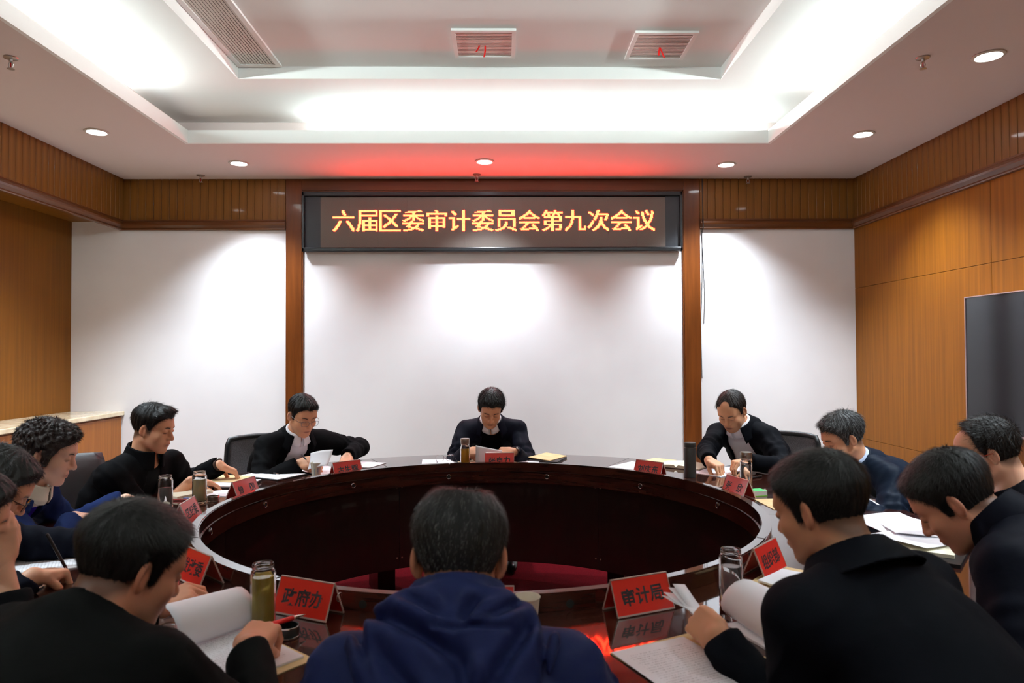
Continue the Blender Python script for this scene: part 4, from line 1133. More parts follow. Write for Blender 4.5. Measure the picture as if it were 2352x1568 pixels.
PEOPLE['glasses'] = make_person('person with thin framed spectacles, black jacket and open white shirt, holding up a sheet', (-1.247, 4.35, 1.100), 136, 24, 140,
    wrist=[(-1.205, 4.160, 0.832), (-0.995, 4.475, 0.825)], hand=[(0.80, -0.30, 0.15), (0.05, -0.85, -0.28)], palm=[(-0.1, -0.75, 0.6), None], pose=('pinch', 'rest'), pole=[(-0.8, -0.3, -0.6), (0.8, 0.5, -0.25)], jacket=J_black, collar='fold', shirt=(S_white, S_white), open_w=(0.055, 0.050),
    hair=dict(top=0.012, sides=0.0015, side=0.004, front=0.073, fade=0.6), nb=nbp(22), glasses=((120, 112, 116),), strands=4200, wr_seed=5, skin=(222, 165, 129), hair_len=0.012)
PEOPLE['middle'] = make_person('person at the far middle in navy jacket and black sweater reading a sheet', (-0.078, 4.75, 1.105), 177, 34, 180, hroll=3,
    wrist=[(-0.222, 4.50, 0.845), (0.075, 4.485, 0.845)], hand=[(0.75, -0.45, 0.10), (-0.75, -0.40, 0.06)], palm=[(-0.45, -0.5, 0.75), (0.45, -0.5, 0.75)], pose=('pinch', 'pinch'), pole=[(-0.5, 0.2, -0.85), (0.5, 0.2, -0.85)], jacket=J_navy, collar='fold', shirt=(S_black, S_white), open_w=(0.062, 0.085),
    hair=dict(top=0.022, sides=0.008, side=-0.004, front=0.074, part=-0.004, sweep=(-0.8, 0.9, 0)), nb=nbp(36), strands=4500, wr_seed=6, skin=(224, 167, 132), hair_len=0.02, lift=0.12)
PEOPLE['balding'] = make_person('balding person in blue-black jacket and white shirt turning a page, beside the dark flask', (1.462, 4.40, 1.108), 222, 34, 230,
    wrist=[(1.215, 4.07, 0.845), (1.43, 4.03, 0.845)], hand=[(0.35, -0.75, -0.22), (-0.85, -0.30, -0.05)], pose=('pinch', 'pinch'), pole=[(-0.6, 0.6, -0.5), (0.9, -0.2, -0.4)], jacket=J_nearblack, collar='fold', shirt=(S_white, S_white), open_w=(0.075, 0.105),
    hair=dict(top=0.010, sides=0.008, front=0.098, temple=0.040, peak=-0.3, side=-0.004, fade=0.35, bald=(0.0, 0.082, 0.100, 0.034)), nb=nbp(36), fat=0.006, strands=3600, wr_seed=7, haircol=(34, 26, 22), skin=(222, 165, 127))
PEOPLE['greyhair'] = make_person('grey haired person in teal navy jacket with pale blue collar at the right', (1.688, 3.42, 1.050), 268, 22, 258,
    wrist=[(1.56, 3.36, 0.815), (1.54, 3.16, 0.815)], hand=[(-0.9, -0.1, -0.1), (-0.8, 0.2, -0.1)], pose=('rest', 'pen'), jacket=J_teal, collar='fold', shirt=(S_blue, S_blue), open_w=(0.04, 0.04),
    hair=dict(top=0.022, sides=0.007, side=-0.002, front=0.070, jit=0.25), nb=nbp(24), grey=0.42, strands=5200, wr_seed=8, wr_amp=0.0065, haircol=(26, 25, 25), hair_len=0.022, skin=(217, 160, 125), width=1.03, hs=0.95)
PEOPLE['orange'] = make_person('person with a high forehead and orange framed spectacles at the right picture edge', (1.727, 2.45, 1.112), 298, 22, 289,
    wrist=[(1.97, 2.47, 0.645), (1.93, 2.28, 0.645)], hand=[(-0.8, 0.2, -0.1), (-0.8, 0.3, -0.1)], pose=('rest', 'rest'), jacket=J_nearblack, collar='fold',
    hair=dict(top=0.016, sides=0.008, front=0.096, temple=0.048, recede=0.055, side=-0.006, peak=-0.4, jit=0.3, sweep=(0, 0.8, 0.6)), nb=nbp(24), glasses=((196, 62, 28),), strands=4800, wr_seed=9, hair_len=0.022, lift=0.35, skin=(228, 173, 143), haircol=(20, 16, 14), hs=0.94)
PEOPLE['standcollar'] = make_person('person in dark navy jacket with a stand-up collar bowing over papers, at the right', (1.215, 1.85, 1.072), 308, 40, 314,
    wrist=[(1.46, 1.80, 0.64), (1.30, 1.62, 0.64)], hand=[(-0.6, 0.6, -0.1), (-0.5, 0.7, -0.1)], pose=('rest', 'rest'), jacket=cloth('jacket_midnight', srgb(10, 11, 20), rough=0.65), collar='stand',
    hair=dict(top=0.019, sides=0.004, side=0.0, fade=0.75, wid=0.0004, wave=0.001), nb=(0.132, 0.052), strands=11000, wr_seed=10, skin=(217, 154, 123), hs=1.0, hair_len=0.017)
PEOPLE['pageturner'] = make_person('person in plain black jacket seen from behind, leafing through papers at the right', (0.690, 1.50, 1.132), 322, 18, 334,
    wrist=[(0.80, 1.70, 0.815), (0.492, 1.585, 0.825)], hand=[(-0.3, 0.8, -0.1), (-0.25, 0.75, 0.10)], palm=[None, (-0.75, -0.3, 0.55)], pole=[None, (0.35, -0.45, -1)], pose=('rest', 'pinch'), jacket=J_nearblack, collar='fold',
    hair=dict(top=0.016, sides=0.003, side=0.002, nape=-0.070, fade=0.8, wid=0.0004, wave=0.001), nb=(0.094, 0.112), strands=14000, wr_seed=11, skin_h=0.0038, cloth_h=0.008, wr_amp=0.0035, skin=(215, 154, 118), hair_len=0.016, hs=0.94)
PEOPLE['hooded'] = make_person('person with greying cropped hair in a navy hooded jacket, seen from behind', (-0.084, 1.36, 1.072), 2, 28, 0,
    wrist=[(0.09, 1.58, 0.815), (-0.26, 1.58, 0.815)], hand=[(-0.3, 0.9, -0.1), (0.3, 0.9, -0.1)], pose=('rest', 'rest'), jacket=J_hood, collar='hood',
    hair=dict(top=0.016, sides=0.006, side=0.0, nape=-0.096, fade=0.55, crown=(0.012, -0.050, 0.115), jit=0.12, bald=(0.008, -0.045, 0.122, 0.013), wid=0.0004, wave=0.0012), nb=nbp(30), grey=0.14, strands=15000, wr_seed=12, skin_h=0.0038, cloth_h=0.007, wr_amp=0.005, haircol=(18, 17, 17), hair_len=0.014, skin=(217, 154, 121), hs=1.04, width=1.05)
PEOPLE['redpen'] = make_person('person in black jacket holding a red pen and a curling page, at the near left', (-0.720, 1.36, 1.060), 40, 24, 20,
    wrist=[(-0.560, 1.535, 0.832), (-0.885, 1.775, 0.835)], hand=[(0.08, 0.85, 0.12), (0.75, 0.40, 0.25)], palm=[(0.15, -0.2, 1), (-0.2, -0.45, 0.85)], pose=('pen', 'pinch'), jacket=J_black2, collar='crew',
    hair=dict(top=0.020, sides=0.004, side=0.0, nape=-0.074, fade=0.8, wid=0.0004, wave=0.001), nb=(0.100, 0.074), strands=14000, wr_seed=13, skin_h=0.0038, cloth_h=0.008, wr_amp=0.0035, skin=(210, 147, 116), hair_len=0.017, hs=0.93, fat=0.003)

# cream placket with two buttons on the purple polo
p = PEOPLE['curly']
for zt, hgt in ((0.075, 0.0),):
    c0 = p.NB-p.T*0.055+p.Ff*0.0
    V = []; n = 8
    for i in range(n+1):
        q = p.NB-p.T*(0.075+0.105*i/n)
        rel = p.shirtV-q; al = np.abs(rel @ p.T); xx = np.abs(rel @ p.Rt); m = (al < 0.02) & (xx < 0.03)
        f = float((rel[m] @ p.Ff).max())+0.003 if m.any() else 0.12
        for sx in (-0.017, 0.017): V.append(q+p.Rt*sx+p.Ff*f-p.inv)
    o = from_data('placket', V, [(2*i, 2*i+1, 2*i+3, 2*i+2) for i in range(n)], S_cream, p.root, True); o.modifiers.new('s', 'SOLIDIFY').thickness = 0.003
    tag(o, 'cream placket with two buttons')
    for i in (2, 6):
        c = (np.array(V[2*i])+np.array(V[2*i+1]))/2+np.array(p.Ff)*0.003
        M = Matrix.Translation(tuple(map(float, c))) @ Vector(tuple(map(float, p.Ff))).to_track_quat('Z', 'Y').to_matrix().to_4x4()
        lathe('button', [(0, 0.002), (0.005, 0.002), (0.006, 0.0), (0, 0)], mat('button_grey', srgb(110, 104, 98), 0.4), o, 14, M=M)
# ================================================================ chairs
M_cf = mat('chair_frame', srgb(24, 25, 27), 0.45)
M_mesh = mat('chair_mesh', srgb(62, 62, 66), 0.75)
noise_col(M_mesh, srgb(78, 78, 82), srgb(112, 112, 116), nscale=260, detail=1)
M_leather = mat('chair_leather', srgb(40, 42, 45), 0.42, spec=0.5)
cloth_bump(M_leather, 90, 0.25, 0.002)
M_seatcloth = cloth('chair_seat_cloth', srgb(26, 26, 28))
def rounded_pad(bm, w, d, t, z, y0, bow=0.0, n=9):
    """cushion: a superellipse grid, w wide, d deep"""
    vs = {}
    for i in range(n+1):
        for j in range(n+1):
            u, v = -1+2*i/n, -1+2*j/n
            x = w/2*u*math.sqrt(1-0.28*v*v*v*v); y = d/2*v*math.sqrt(1-0.28*u*u*u*u)
            e = (1-abs(u)**4)*(1-abs(v)**4)
            for k, s in ((0, -1), (1, 1)): vs[i, j, k] = bm.verts.new((x, y0+y, z+s*t*(0.35+0.65*e)/2+bow*u*u))
    for i in range(n):
        for j in range(n):
            for k in (0, 1):
                q = [vs[i, j, k], vs[i+1, j, k], vs[i+1, j+1, k], vs[i, j+1, k]]; bm.faces.new(q if k else q[::-1])
    for i in range(n):
        bm.faces.new((vs[i, 0, 0], vs[i+1, 0, 0], vs[i+1, 0, 1], vs[i, 0, 1])); bm.faces.new((vs[i+1, n, 0], vs[i, n, 0], vs[i, n, 1], vs[i+1, n, 1]))
        bm.faces.new((vs[0, i+1, 0], vs[0, i, 0], vs[0, i, 1], vs[0, i+1, 1])); bm.faces.new((vs[n, i, 0], vs[n, i+1, 0], vs[n, i+1, 1], vs[n, i, 1]))
def chair_base(t):
    bm = bmesh.new(); bm_lathe(bm, [(0, 0.08), (0.03, 0.08), (0.03, 0.25), (0.022, 0.25), (0.022, 0.36), (0.05, 0.36), (0.05, 0.375), (0, 0.375)], 16); from_bm('gas_column', bm, M_chrome, t)
    for k in range(5):
        a = 2*PI*k/5+0.3; c, s = math.cos(a), math.sin(a)
        tube('leg', [(0.02*c, 0.02*s, 0.11), (0.16*c, 0.16*s, 0.098), (0.29*c, 0.29*s, 0.075)], [0.026, 0.021, 0.015], M_cf, t, 8)
        lathe('caster', [(0, -0.02), (0.02, -0.02), (0.0275, -0.012), (0.0275, 0.012), (0.02, 0.02), (0, 0.02)], M_cf, t, 14, M=Matrix.Translation((0.29*c, 0.29*s, 0.0285)) @ Matrix.Rotation(a, 4, 'Z') @ Matrix.Rotation(PI/2, 4, 'X'))
def mesh_chair(label):
    t = empty('office_chair', (0, 0, 0), 0, label, 'chair', 'chairs round the conference table')
    bm = bmesh.new(); rounded_pad(bm, 0.48, 0.46, 0.065, 0.41, 0.02); o = from_bm('seat', bm, M_seatcloth, t, True)
    def bk(u, z):   # back surface: leaning and wrapped
        s = (z-0.45)/0.46; return (0.225*u*(1-0.10*s), -0.235-0.05*s-0.03*math.sin(s*PI)+0.045*u*u, z)
    pts = [bk(-0.90, 0.46), bk(-0.97, 0.60), bk(-1, 0.75), bk(-1, 0.86), bk(-0.93, 0.898), bk(-0.6, 0.906), bk(0, 0.908), bk(0.6, 0.906), bk(0.93, 0.898), bk(1, 0.86), bk(1, 0.75), bk(0.97, 0.60), bk(0.90, 0.46), bk(0.5, 0.45), bk(0, 0.447), bk(-0.5, 0.45), bk(-0.90, 0.46)]
    bm = bmesh.new(); bm_tube(bm, pts, 0.017, 8, caps=False); from_bm('back_frame', bm, M_cf, t, True)
    V = []; F = []; n = 10; m = 10
    for j in range(m+1):
        for i in range(n+1): V.append(bk(-0.97+1.94*i/n, 0.455+0.445*j/m))
    for j in range(m):
        for i in range(n): F.append((j*(n+1)+i, j*(n+1)+i+1, (j+1)*(n+1)+i+1, (j+1)*(n+1)+i))
    o = from_data('back_mesh', V, F, M_mesh, t, True); s = o.modifiers.new('s', 'SOLIDIFY'); s.thickness = 0.004
    tube('back_support', [(0, -0.05, 0.36), (0, -0.22, 0.37), (0, -0.285, 0.45), (0, -0.30, 0.62)], 0.02, M_cf, t)
    for sd in (-1, 1):
        a = tube('armrest', [(sd*0.20, -0.02, 0.385), (sd*0.29, -0.02, 0.40), (sd*0.30, -0.04, 0.55), (sd*0.295, -0.05, 0.645)], 0.016, M_cf, t)
        bm = bmesh.new(); bm_box(bm, sd*0.295-0.035, sd*0.295+0.035, -0.16, 0.08, 0.645, 0.675, 0.012); from_bm('arm_pad', bm, M_cf, a)
    chair_base(t); return t
def leather_chair(label):
    t = empty('leather_chair', (0, 0, 0), 0, label, 'chair', 'chairs round the conference table')
    bm = bmesh.new(); rounded_pad(bm, 0.52, 0.50, 0.10, 0.40, 0.02); from_bm('seat', bm, M_leather, t, True)
    n = 12; V = []; F = []
    bm = bmesh.new(); vs = {}
    for i in range(n+1):
        for j in range(n+1):
            u, v = -1+2*i/n, -1+2*j/n; z = 0.70+0.255*v*(1-0.05*u*u); s = (z-0.45)/0.5
            x = 0.275*u*(1-0.10*abs(v)**3); y = -0.26-0.07*s+0.05*u*u; e = (1-abs(u)**6)*(1-abs(v)**6)
            for k, sg in ((0, -1), (1, 1)): vs[i, j, k] = bm.verts.new((x, y+sg*(0.010+0.032*e), z))
    for i in range(n):
        for j in range(n):
            for k in (0, 1):
                q = [vs[i, j, k], vs[i+1, j, k], vs[i+1, j+1, k], vs[i, j+1, k]]; bm.faces.new(q)
    for i in range(n):
        for a in ((i, 0, i+1, 0), (i, n, i+1, n), (0, i, 0, i+1), (n, i, n, i+1)):
            bm.faces.new((vs[a[0], a[1], 0], vs[a[2], a[3], 0], vs[a[2], a[3], 1], vs[a[0], a[1], 1]))
    from_bm('backrest', bm, M_leather, t, True)
    tube('back_support', [(0, -0.05, 0.36), (0, -0.24, 0.36), (0, -0.30, 0.44), (0, -0.31, 0.60)], 0.024, M_cf, t)
    for sd in (-1, 1):
        a = tube('armrest', [(sd*0.22, 0.08, 0.37), (sd*0.31, 0.09, 0.45), (sd*0.315, 0.05, 0.60), (sd*0.31, -0.06, 0.64), (sd*0.29, -0.22, 0.60)], 0.018, M_cf, t)
        bm = bmesh.new(); bm_box(bm, sd*0.312-0.03, sd*0.312+0.03, -0.10, 0.08, 0.635, 0.662, 0.012); from_bm('arm_pad', bm, M_leather, a)
    chair_base(t); return t
mc = mesh_chair('x'); lc = leather_chair('x'); used = set()
for key, kind, lab, back in (('glasses', 'm', 'black mesh back office chair behind the person with thin spectacles', 0.0), ('balding', 'm', 'black mesh back office chair behind the balding person', 0.0),
        ('middle', 'm', 'black mesh back office chair under the person at the far middle', 0.0), ('greyhair', 'm', 'black mesh back office chair under the grey haired person', 0.0),
        ('reacher', 'l', 'broad dark leather chair behind the person reaching out', -0.05), ('curly', 'l', 'broad dark leather chair under the curly haired person', 0.0), ('writer', 'l', 'dark leather chair under the writing person in dark spectacles', 0.0),
        ('cheek', 'l', 'dark leather chair under the person propping a cheek', 0.0), ('redpen', 'l', 'dark leather chair under the person with the red pen', 0.0), ('hooded', 'l', 'dark leather chair under the person in the hooded jacket', 0.0),
        ('pageturner', 'l', 'dark leather chair under the person leafing through papers', 0.0), ('standcollar', 'l', 'dark leather chair under the person with the stand-up collar', 0.0), ('orange', 'l', 'dark leather chair under the person with orange spectacles', 0.0)):
    p = PEOPLE[key]; src = mc if kind == 'm' else lc
    c = src if kind not in used else copy_tree(src); used.add(kind)
    f = np.cross(V3(0, 0, 1), p.Rt)
    c.location = (float(p.HP[0]-f[0]*back*-1), float(p.HP[1]-f[1]*back*-1), 0.011 if False else 0.0); c.rotation_euler = (0, 0, math.atan2(-float(f[0]), float(f[1])))
    c['label'] = lab

# ================================================================ name plates
M_card = mat('card_red', srgb(206, 36, 22), 0.35, coat=0.6)
M_acr = mat('acrylic_edge', srgb(226, 200, 190), 0.12, spec=0.6, trans=0.35)
M_ink = mat('ink_black', srgb(24, 16, 20), 0.6)
def nameplate(x, y, azim, text, label, ring=False, back_text=None):
    """tent of clear acrylic with red cards; azim = direction its written face looks to"""
    t = empty('name_plate', (x, y, TZ), -math.radians(azim), label, 'name plate', 'red name plates standing on the conference table')
    W, H, D = 0.182, 0.090, 0.038
    L = math.hypot(H, D); tilt = math.atan2(D, H)
    for sgn, nm in ((1, 0), (-1, 1)):
        # local frame of a leaf: its foot at y = sgn*D, its ridge at y = 0, z = H
        M = Matrix.Translation((0, sgn*D, 0.0015)) @ Matrix.Rotation(0 if sgn > 0 else PI, 4, 'Z') @ Matrix.Rotation(tilt, 4, 'X')
        c = bmesh.new(); bm_box(c, -W/2+0.001, W/2-0.001, -0.0008, 0.0008, 0.004, L-0.0015, M=M); from_bm('card', c, M_card, t)
        e = bmesh.new()
        for a in ((-W/2-0.0005, -W/2+0.0012, 0, L), (W/2-0.0012, W/2+0.0005, 0, L), (-W/2, W/2, L-0.0018, L), (-W/2, W/2, 0, 0.0045)): bm_box(e, a[0], a[1], -0.0024, 0.0024, a[2], a[3], M=M)
        from_bm('acrylic_edge', e, M_acr, t)
        if text and (sgn > 0 or back_text is not False):
            n = len(text.replace(' ', '')); V, F = text_mesh(text, 0.046, offset=0.0011)
            # brush-like slant: strokes rise to the right
            V = V-np.array([(V[:, 0].min()+V[:, 0].max())/2, (V[:, 1].min()+V[:, 1].max())/2, 0])
            P = [M @ Vector((-v[0], 0.0011, L*0.50+v[1]-v[0]*-0.03)) for v in V]
            from_data('lettering', P, F, M_ink, t)
    if ring:
        bm = bmesh.new(); bm_tube(bm, [(-W/2-0.001, -0.018-0.011*math.cos(a), 0.055+0.011*math.sin(a)-0.005) for a in np.linspace(0, 5.2, 14)], 0.0016, 6); from_bm('metal_ring', bm, M_chrome, t, True)
    return t
nameplate(-0.530, 1.905, -155, '\u653f\u5e9c\u529e', 'red name plate reading \u653f\u5e9c\u529e, beside the tall glass of green tea', ring=True)
nameplate(0.372, 1.908, 157, '\u5ba1\u8ba1\u5c40', 'red name plate reading \u5ba1\u8ba1\u5c40, in front of the red reflection on the table')
nameplate(0.840, 2.225, 132, '\u7ec4\u7ec7\u90e8', 'red name plate reading \u7ec4\u7ec7\u90e8, before the clear glass flask')
nameplate(-0.950, 2.192, -137, '\u53d1\u6539\u59d4', 'red name plate reading \u53d1\u6539\u59d4, beside the face of the person with red pen')
nameplate(-1.334, 2.965, 84, '\u533a\u7eaa\u59d4', 'pale lit red name plate reading \u533a\u7eaa\u59d4, by the left rim')
nameplate(-1.280, 3.458, 104, '\u66fe\u3000\u521a', 'red name plate reading \u66fe \u521a, before the reaching hand')
nameplate(-0.900, 4.025, 136, '\u53e4\u751f\u8f89', 'red name plate reading \u53e4\u751f\u8f89, beside the white paper cup')
nameplate(-0.018, 4.325, 180, '\u5f20\u81ea\u529b', 'red name plate reading \u5f20\u81ea\u529b, at the far middle')
nameplate(0.840, 3.955, -134, '\u5218\u5e86\u4e1c', 'red name plate reading \u5218\u5e86\u4e1c, left of the dark flask')
nameplate(1.158, 3.408, -105, '\u5f20\u3000\u6b23', 'red name plate reading \u5f20 \u6b23, beside the green topped box')
nameplate(-0.062, 1.835, 180, '', 'red name plate hidden behind the person in the hooded jacket')
nameplate(1.155, 2.70, -72, '', 'red name plate seen edge-on by the right rim, behind the page turner\'s face')
nameplate(-1.205, 2.470, 62, '', 'red name plate seen edge-on behind the plate reading \u53d1\u6539\u59d4')

# ================================================================ paper
M_paper = mat('paper_white', srgb(244, 245, 250), 0.7, spec=0.2)
M_cream = mat('paper_cream', srgb(232, 226, 200), 0.7, spec=0.2)
M_kraft = mat('paper_kraft', srgb(222, 190, 128), 0.65, spec=0.2)
noise_col(M_kraft, srgb(216, 188, 136), srgb(232, 208, 160), nscale=14)
M_folder = mat('folder_black', srgb(18, 18, 20), 0.45)
# printed page: lines of tiny unreadable print in object space
M_print = mat('paper_printed', srgb(244, 245, 250), 0.7, spec=0.2)
def make_print(m):
    tc = node(m, 'ShaderNodeTexCoord'); sp = node(m, 'ShaderNodeSeparateXYZ'); link(m, tc.outputs['Object'], sp.inputs[0])
    def mth(op, a, b=None, c=None):
        n = node(m, 'ShaderNodeMath', operation=op)
        for i, v in enumerate((a, b, c)):
            if v is None: continue
            if isinstance(v, (int, float)): n.inputs[i].default_value = v
            else: link(m, v, n.inputs[i])
        return n.outputs[0]
    x, y = sp.outputs[0], sp.outputs[1]
    row = mth('FRACT', mth('MULTIPLY', y, 1/0.0100)); inrow = mth('LESS_THAN', row, 0.36)
    nz = node(m, 'ShaderNodeTexNoise'); nz.inputs['Scale'].default_value = 1.0; nz.inputs['Detail'].default_value = 2
    cb = node(m, 'ShaderNodeCombineXYZ'); link(m, mth('MULTIPLY', x, 520), cb.inputs[0]); link(m, mth('MULTIPLY', mth('FLOOR', mth('MULTIPLY', y, 1/0.0100)), 7.3), cb.inputs[1]); link(m, cb.outputs[0], nz.inputs['Vector'])
    ink = mth('GREATER_THAN', nz.outputs[0], 0.52)
    mx = mth('LESS_THAN', mth('ABSOLUTE', x), 0.082); my = mth('LESS_THAN', mth('ABSOLUTE', y), 0.118)
    f = mth('MULTIPLY', mth('MULTIPLY', inrow, ink), mth('MULTIPLY', mx, my))
    up = node(m, 'ShaderNodeNewGeometry')
    mix = node(m, 'ShaderNodeMix', data_type='RGBA'); mix.inputs[6].default_value = srgb(244, 245, 250); mix.inputs[7].default_value = srgb(96, 98, 108)
    link(m, mth('MULTIPLY', f, 0.5), mix.inputs[0]); link(m, mix.outputs[2], bsdf(m).inputs['Base Color'])
make_print(M_print)
def rnd_lift(seed, a):
    r = random.Random(seed); k = [r.uniform(-1, 1) for _ in range(4)]
    return lambda u, v: a*(0.5+0.5*math.sin(2.2*u*k[0]+1.7*v*k[1]+k[2]*3))*(0.25+0.75*abs(u*k[0]+v*k[3]))
def sheet(name, x, y, azim, w, h, z, t, m, label, cat='paper', group=None, lift=0.0, seed=1, n=8, shape=None):
    """a sheet or pile lying at (x, y); azim = direction of its top edge; optional lifted corners"""
    f = shape or (rnd_lift(seed, lift) if lift else (lambda u, v: 0.0))
    V = []; F = []
    for k in (0, 1):
        for j in range(n+1):
            for i in range(n+1):
                u, v = -1+2*i/n, -1+2*j/n; q = f(u, v)
                dx, dy, dz = q if isinstance(q, tuple) else (0, 0, q)
                V.append((u*w/2+dx, v*h/2+dy, dz+(t if k else 0)))
    N = (n+1)**2; I = lambda i, j, k: k*N+j*(n+1)+i
    for j in range(n):
        for i in range(n):
            F.append((I(i, j, 1), I(i+1, j, 1), I(i+1, j+1, 1), I(i, j+1, 1))); F.append((I(i, j, 0), I(i, j+1, 0), I(i+1, j+1, 0), I(i+1, j, 0)))
    for i in range(n):
        F += [(I(i, 0, 0), I(i+1, 0, 0), I(i+1, 0, 1), I(i, 0, 1)), (I(i+1, n, 0), I(i, n, 0), I(i, n, 1), I(i+1, n, 1)), (I(0, i+1, 0), I(0, i, 0), I(0, i, 1), I(0, i+1, 1)), (I(n, i, 0), I(n, i+1, 0), I(n, i+1, 1), I(n, i, 1))]
    o = from_data(name, V, F, m, None, False)
    o.location = (x, y, z); o.rotation_euler = (0, 0, -math.radians(azim))
    return tag(o, label, cat, group)
T0 = TZ+0.0006
GP = 'papers on the conference table'
# near left
sheet('envelope', -0.625, 1.625, -50, 0.23, 0.31, T0, 0.002, M_kraft, 'kraft envelope under the printed pages of the person with red pen', 'envelope', 'kraft envelopes on the table')
sheet('document', -0.640, 1.640, -48, 0.21, 0.297, T0+0.0024, 0.005, M_print, 'printed document under the curling page at the near left', 'document', GP)
def rolled(name, P0, u, a, w, prof, m, label, cone=0.0, n=10):
    """a page rising from the line P0..P0+u*w; prof = (along a, up) points of its section"""
    V = []; F = []; P0 = Vector(P0); u = Vector(u).normalized(); a = Vector(a).normalized(); k = len(prof)
    for i in range(n+1):
        s = i/n
        for (pa, pz) in prof:
            f = 1.0-cone*s; V.append(P0+u*(w*s)+a*(pa*f)+Vector((0, 0, pz*f)))
    for i in range(n):
        for j in range(k-1): F.append((i*k+j, (i+1)*k+j, (i+1)*k+j+1, i*k+j+1))
    o = from_data(name, V, F, m, None, True); sd = o.modifiers.new('s', 'SOLIDIFY'); sd.thickness = 0.0012
    return tag(o, label, 'paper', GP)
rolled('curled_page', (-0.762, 1.640, TZ+0.009), (0.58, 0.80, 0), (-0.80, 0.58, 0), 0.205, [(0.0, 0.0), (-0.012, 0.014), (-0.014, 0.034), (-0.008, 0.056), (0.008, 0.076), (0.030, 0.090), (0.056, 0.096), (0.080, 0.092), (0.100, 0.080)], M_paper, 'white page curling up over the printed document, near left', 0.10)
# near right
sheet('envelope', 0.437, 1.590, 153+180, 0.30, 0.24, T0, 0.002, M_kraft, 'kraft envelope under the printed page at the near right', 'envelope', 'kraft envelopes on the table')
sheet('document', 0.408, 1.535, -24, 0.21, 0.297, T0+0.0024, 0.0012, M_print, 'printed page with a heading on the kraft envelope, near right', 'document', GP)
sheet('document', 0.742, 1.735, 71, 0.21, 0.297, T0, 0.006, M_print, 'document under the rolled page, beside the clear flask', 'document', GP)
rolled('curled_page', (0.640, 1.650, TZ+0.008), (-0.22, 0.975, 0), (0.975, 0.22, 0), 0.205, [(0.0, 0.0), (-0.014, 0.014), (-0.018, 0.034), (-0.010, 0.056), (0.008, 0.076), (0.030, 0.090), (0.056, 0.096), (0.080, 0.092), (0.100, 0.080)], M_paper, 'white page rolled over by the person leafing through papers', 0.10)
for k, (dx, dy, dz) in enumerate(((-0.060, 0.120, 0.085), (-0.072, 0.115, 0.074), (-0.086, 0.110, 0.060), (-0.092, 0.104, 0.050))):
    A = Vector((0.492, 1.648, 0.802+0.004*k)); B = A+Vector((dx, dy, dz)); up = Vector((0.10, 0.05, -0.02-0.004*k))
    mid_ = (A+B)/2+Vector((0.006, 0.004, -0.010+0.006*k)); V = []
    for p_ in (A, (A*0.6+mid_*0.4), mid_, (mid_*0.5+B*0.5)+Vector((0, 0, -0.002)), B): V += [p_, p_+up*0.35]
    o = from_data('loose_page', V, [(2*i, 2*i+1, 2*i+3, 2*i+2) for i in range(4)], M_paper, None, True); o.modifiers.new('s', 'SOLIDIFY').thickness = 0.0012
    tag(o, ['topmost of the four fanned page corners held in the near right hand', 'second of the four fanned page corners from the top', 'third of the four fanned page corners from the top', 'lowest of the four fanned page corners held in the hand'][k], 'paper', 'fanned pages in the near right hand')
sheet('envelope', 0.862, 2.118, 43, 0.16, 0.30, T0, 0.003, M_kraft, 'kraft envelope in front of the plate reading \u7ec4\u7ec7\u90e8', 'envelope', 'kraft envelopes on the table')
sheet('note_pad', 0.868, 2.122, 43, 0.10, 0.19, T0+0.0034, 0.006, M_paper, 'small pad of white paper lying on a kraft envelope', 'paper', GP, lift=0.008, seed=4)
# right: the pile before the bowing person
fo = sheet('folder', 1.49, 2.44, 40, 0.25, 0.33, T0, 0.012, M_folder, 'thick black folder under the loose white sheets at the right', 'folder')
sheet('note_book', 1.50, 2.46, 35, 0.19, 0.26, T0+0.0124, 0.012, M_cream, 'cream edged notebook under the loose sheets at the right', 'notebook', 'notebooks on the table')
sheet('document', 1.54, 2.74, 74, 0.21, 0.297, T0+0.0246, 0.002, M_paper, 'loose white sheet at the right, farther one of the pile', 'document', GP, lift=0.012, seed=2)
sheet('document', 1.515, 2.50, 62, 0.21, 0.297, T0+0.0272, 0.0012, M_paper, 'loose white sheet with a lifted corner on the black folder', 'document', GP, lift=0.014, seed=5)
sheet('document', 1.60, 2.58, 105, 0.21, 0.297, T0+0.0290, 0.0012, M_paper, 'topmost loose white sheet of the pile at the right', 'document', GP, lift=0.016, seed=8)
# left side
sheet('document', -1.610, 2.760, 76, 0.21, 0.297, T0, 0.003, M_print, 'printed pages before the person in the blue blazer', 'document', GP)
sheet('document', -1.500, 2.400, 62, 0.21, 0.297, T0, 0.003, M_print, 'printed pages under the writing hand with the black pen', 'document', GP)
sheet('document', -1.500, 3.800, 98, 0.21, 0.297, T0+0.0104, 0.004, M_paper, 'stack of white sheets under the reaching hand', 'document', GP)
sheet('folder', -1.505, 3.795, 96, 0.23, 0.31, T0, 0.010, M_folder, 'black folder under the white sheets by the reaching hand', 'folder')
sheet('envelope', -1.545, 3.905, 100, 0.20, 0.22, T0+0.0150, 0.002, M_kraft, 'kraft envelope touched by the reaching hand', 'envelope', 'kraft envelopes on the table')
sheet('document', -1.395, 3.560, 100, 0.15, 0.21, T0, 0.003, M_paper, 'small white sheet beside the tea flask lid, left', 'document', GP)
sheet('note_book', -1.590, 3.520, 30, 0.15, 0.20, T0, 0.018, M_cream, 'thick cream notebook beside the green tea flask, left', 'notebook', 'notebooks on the table')
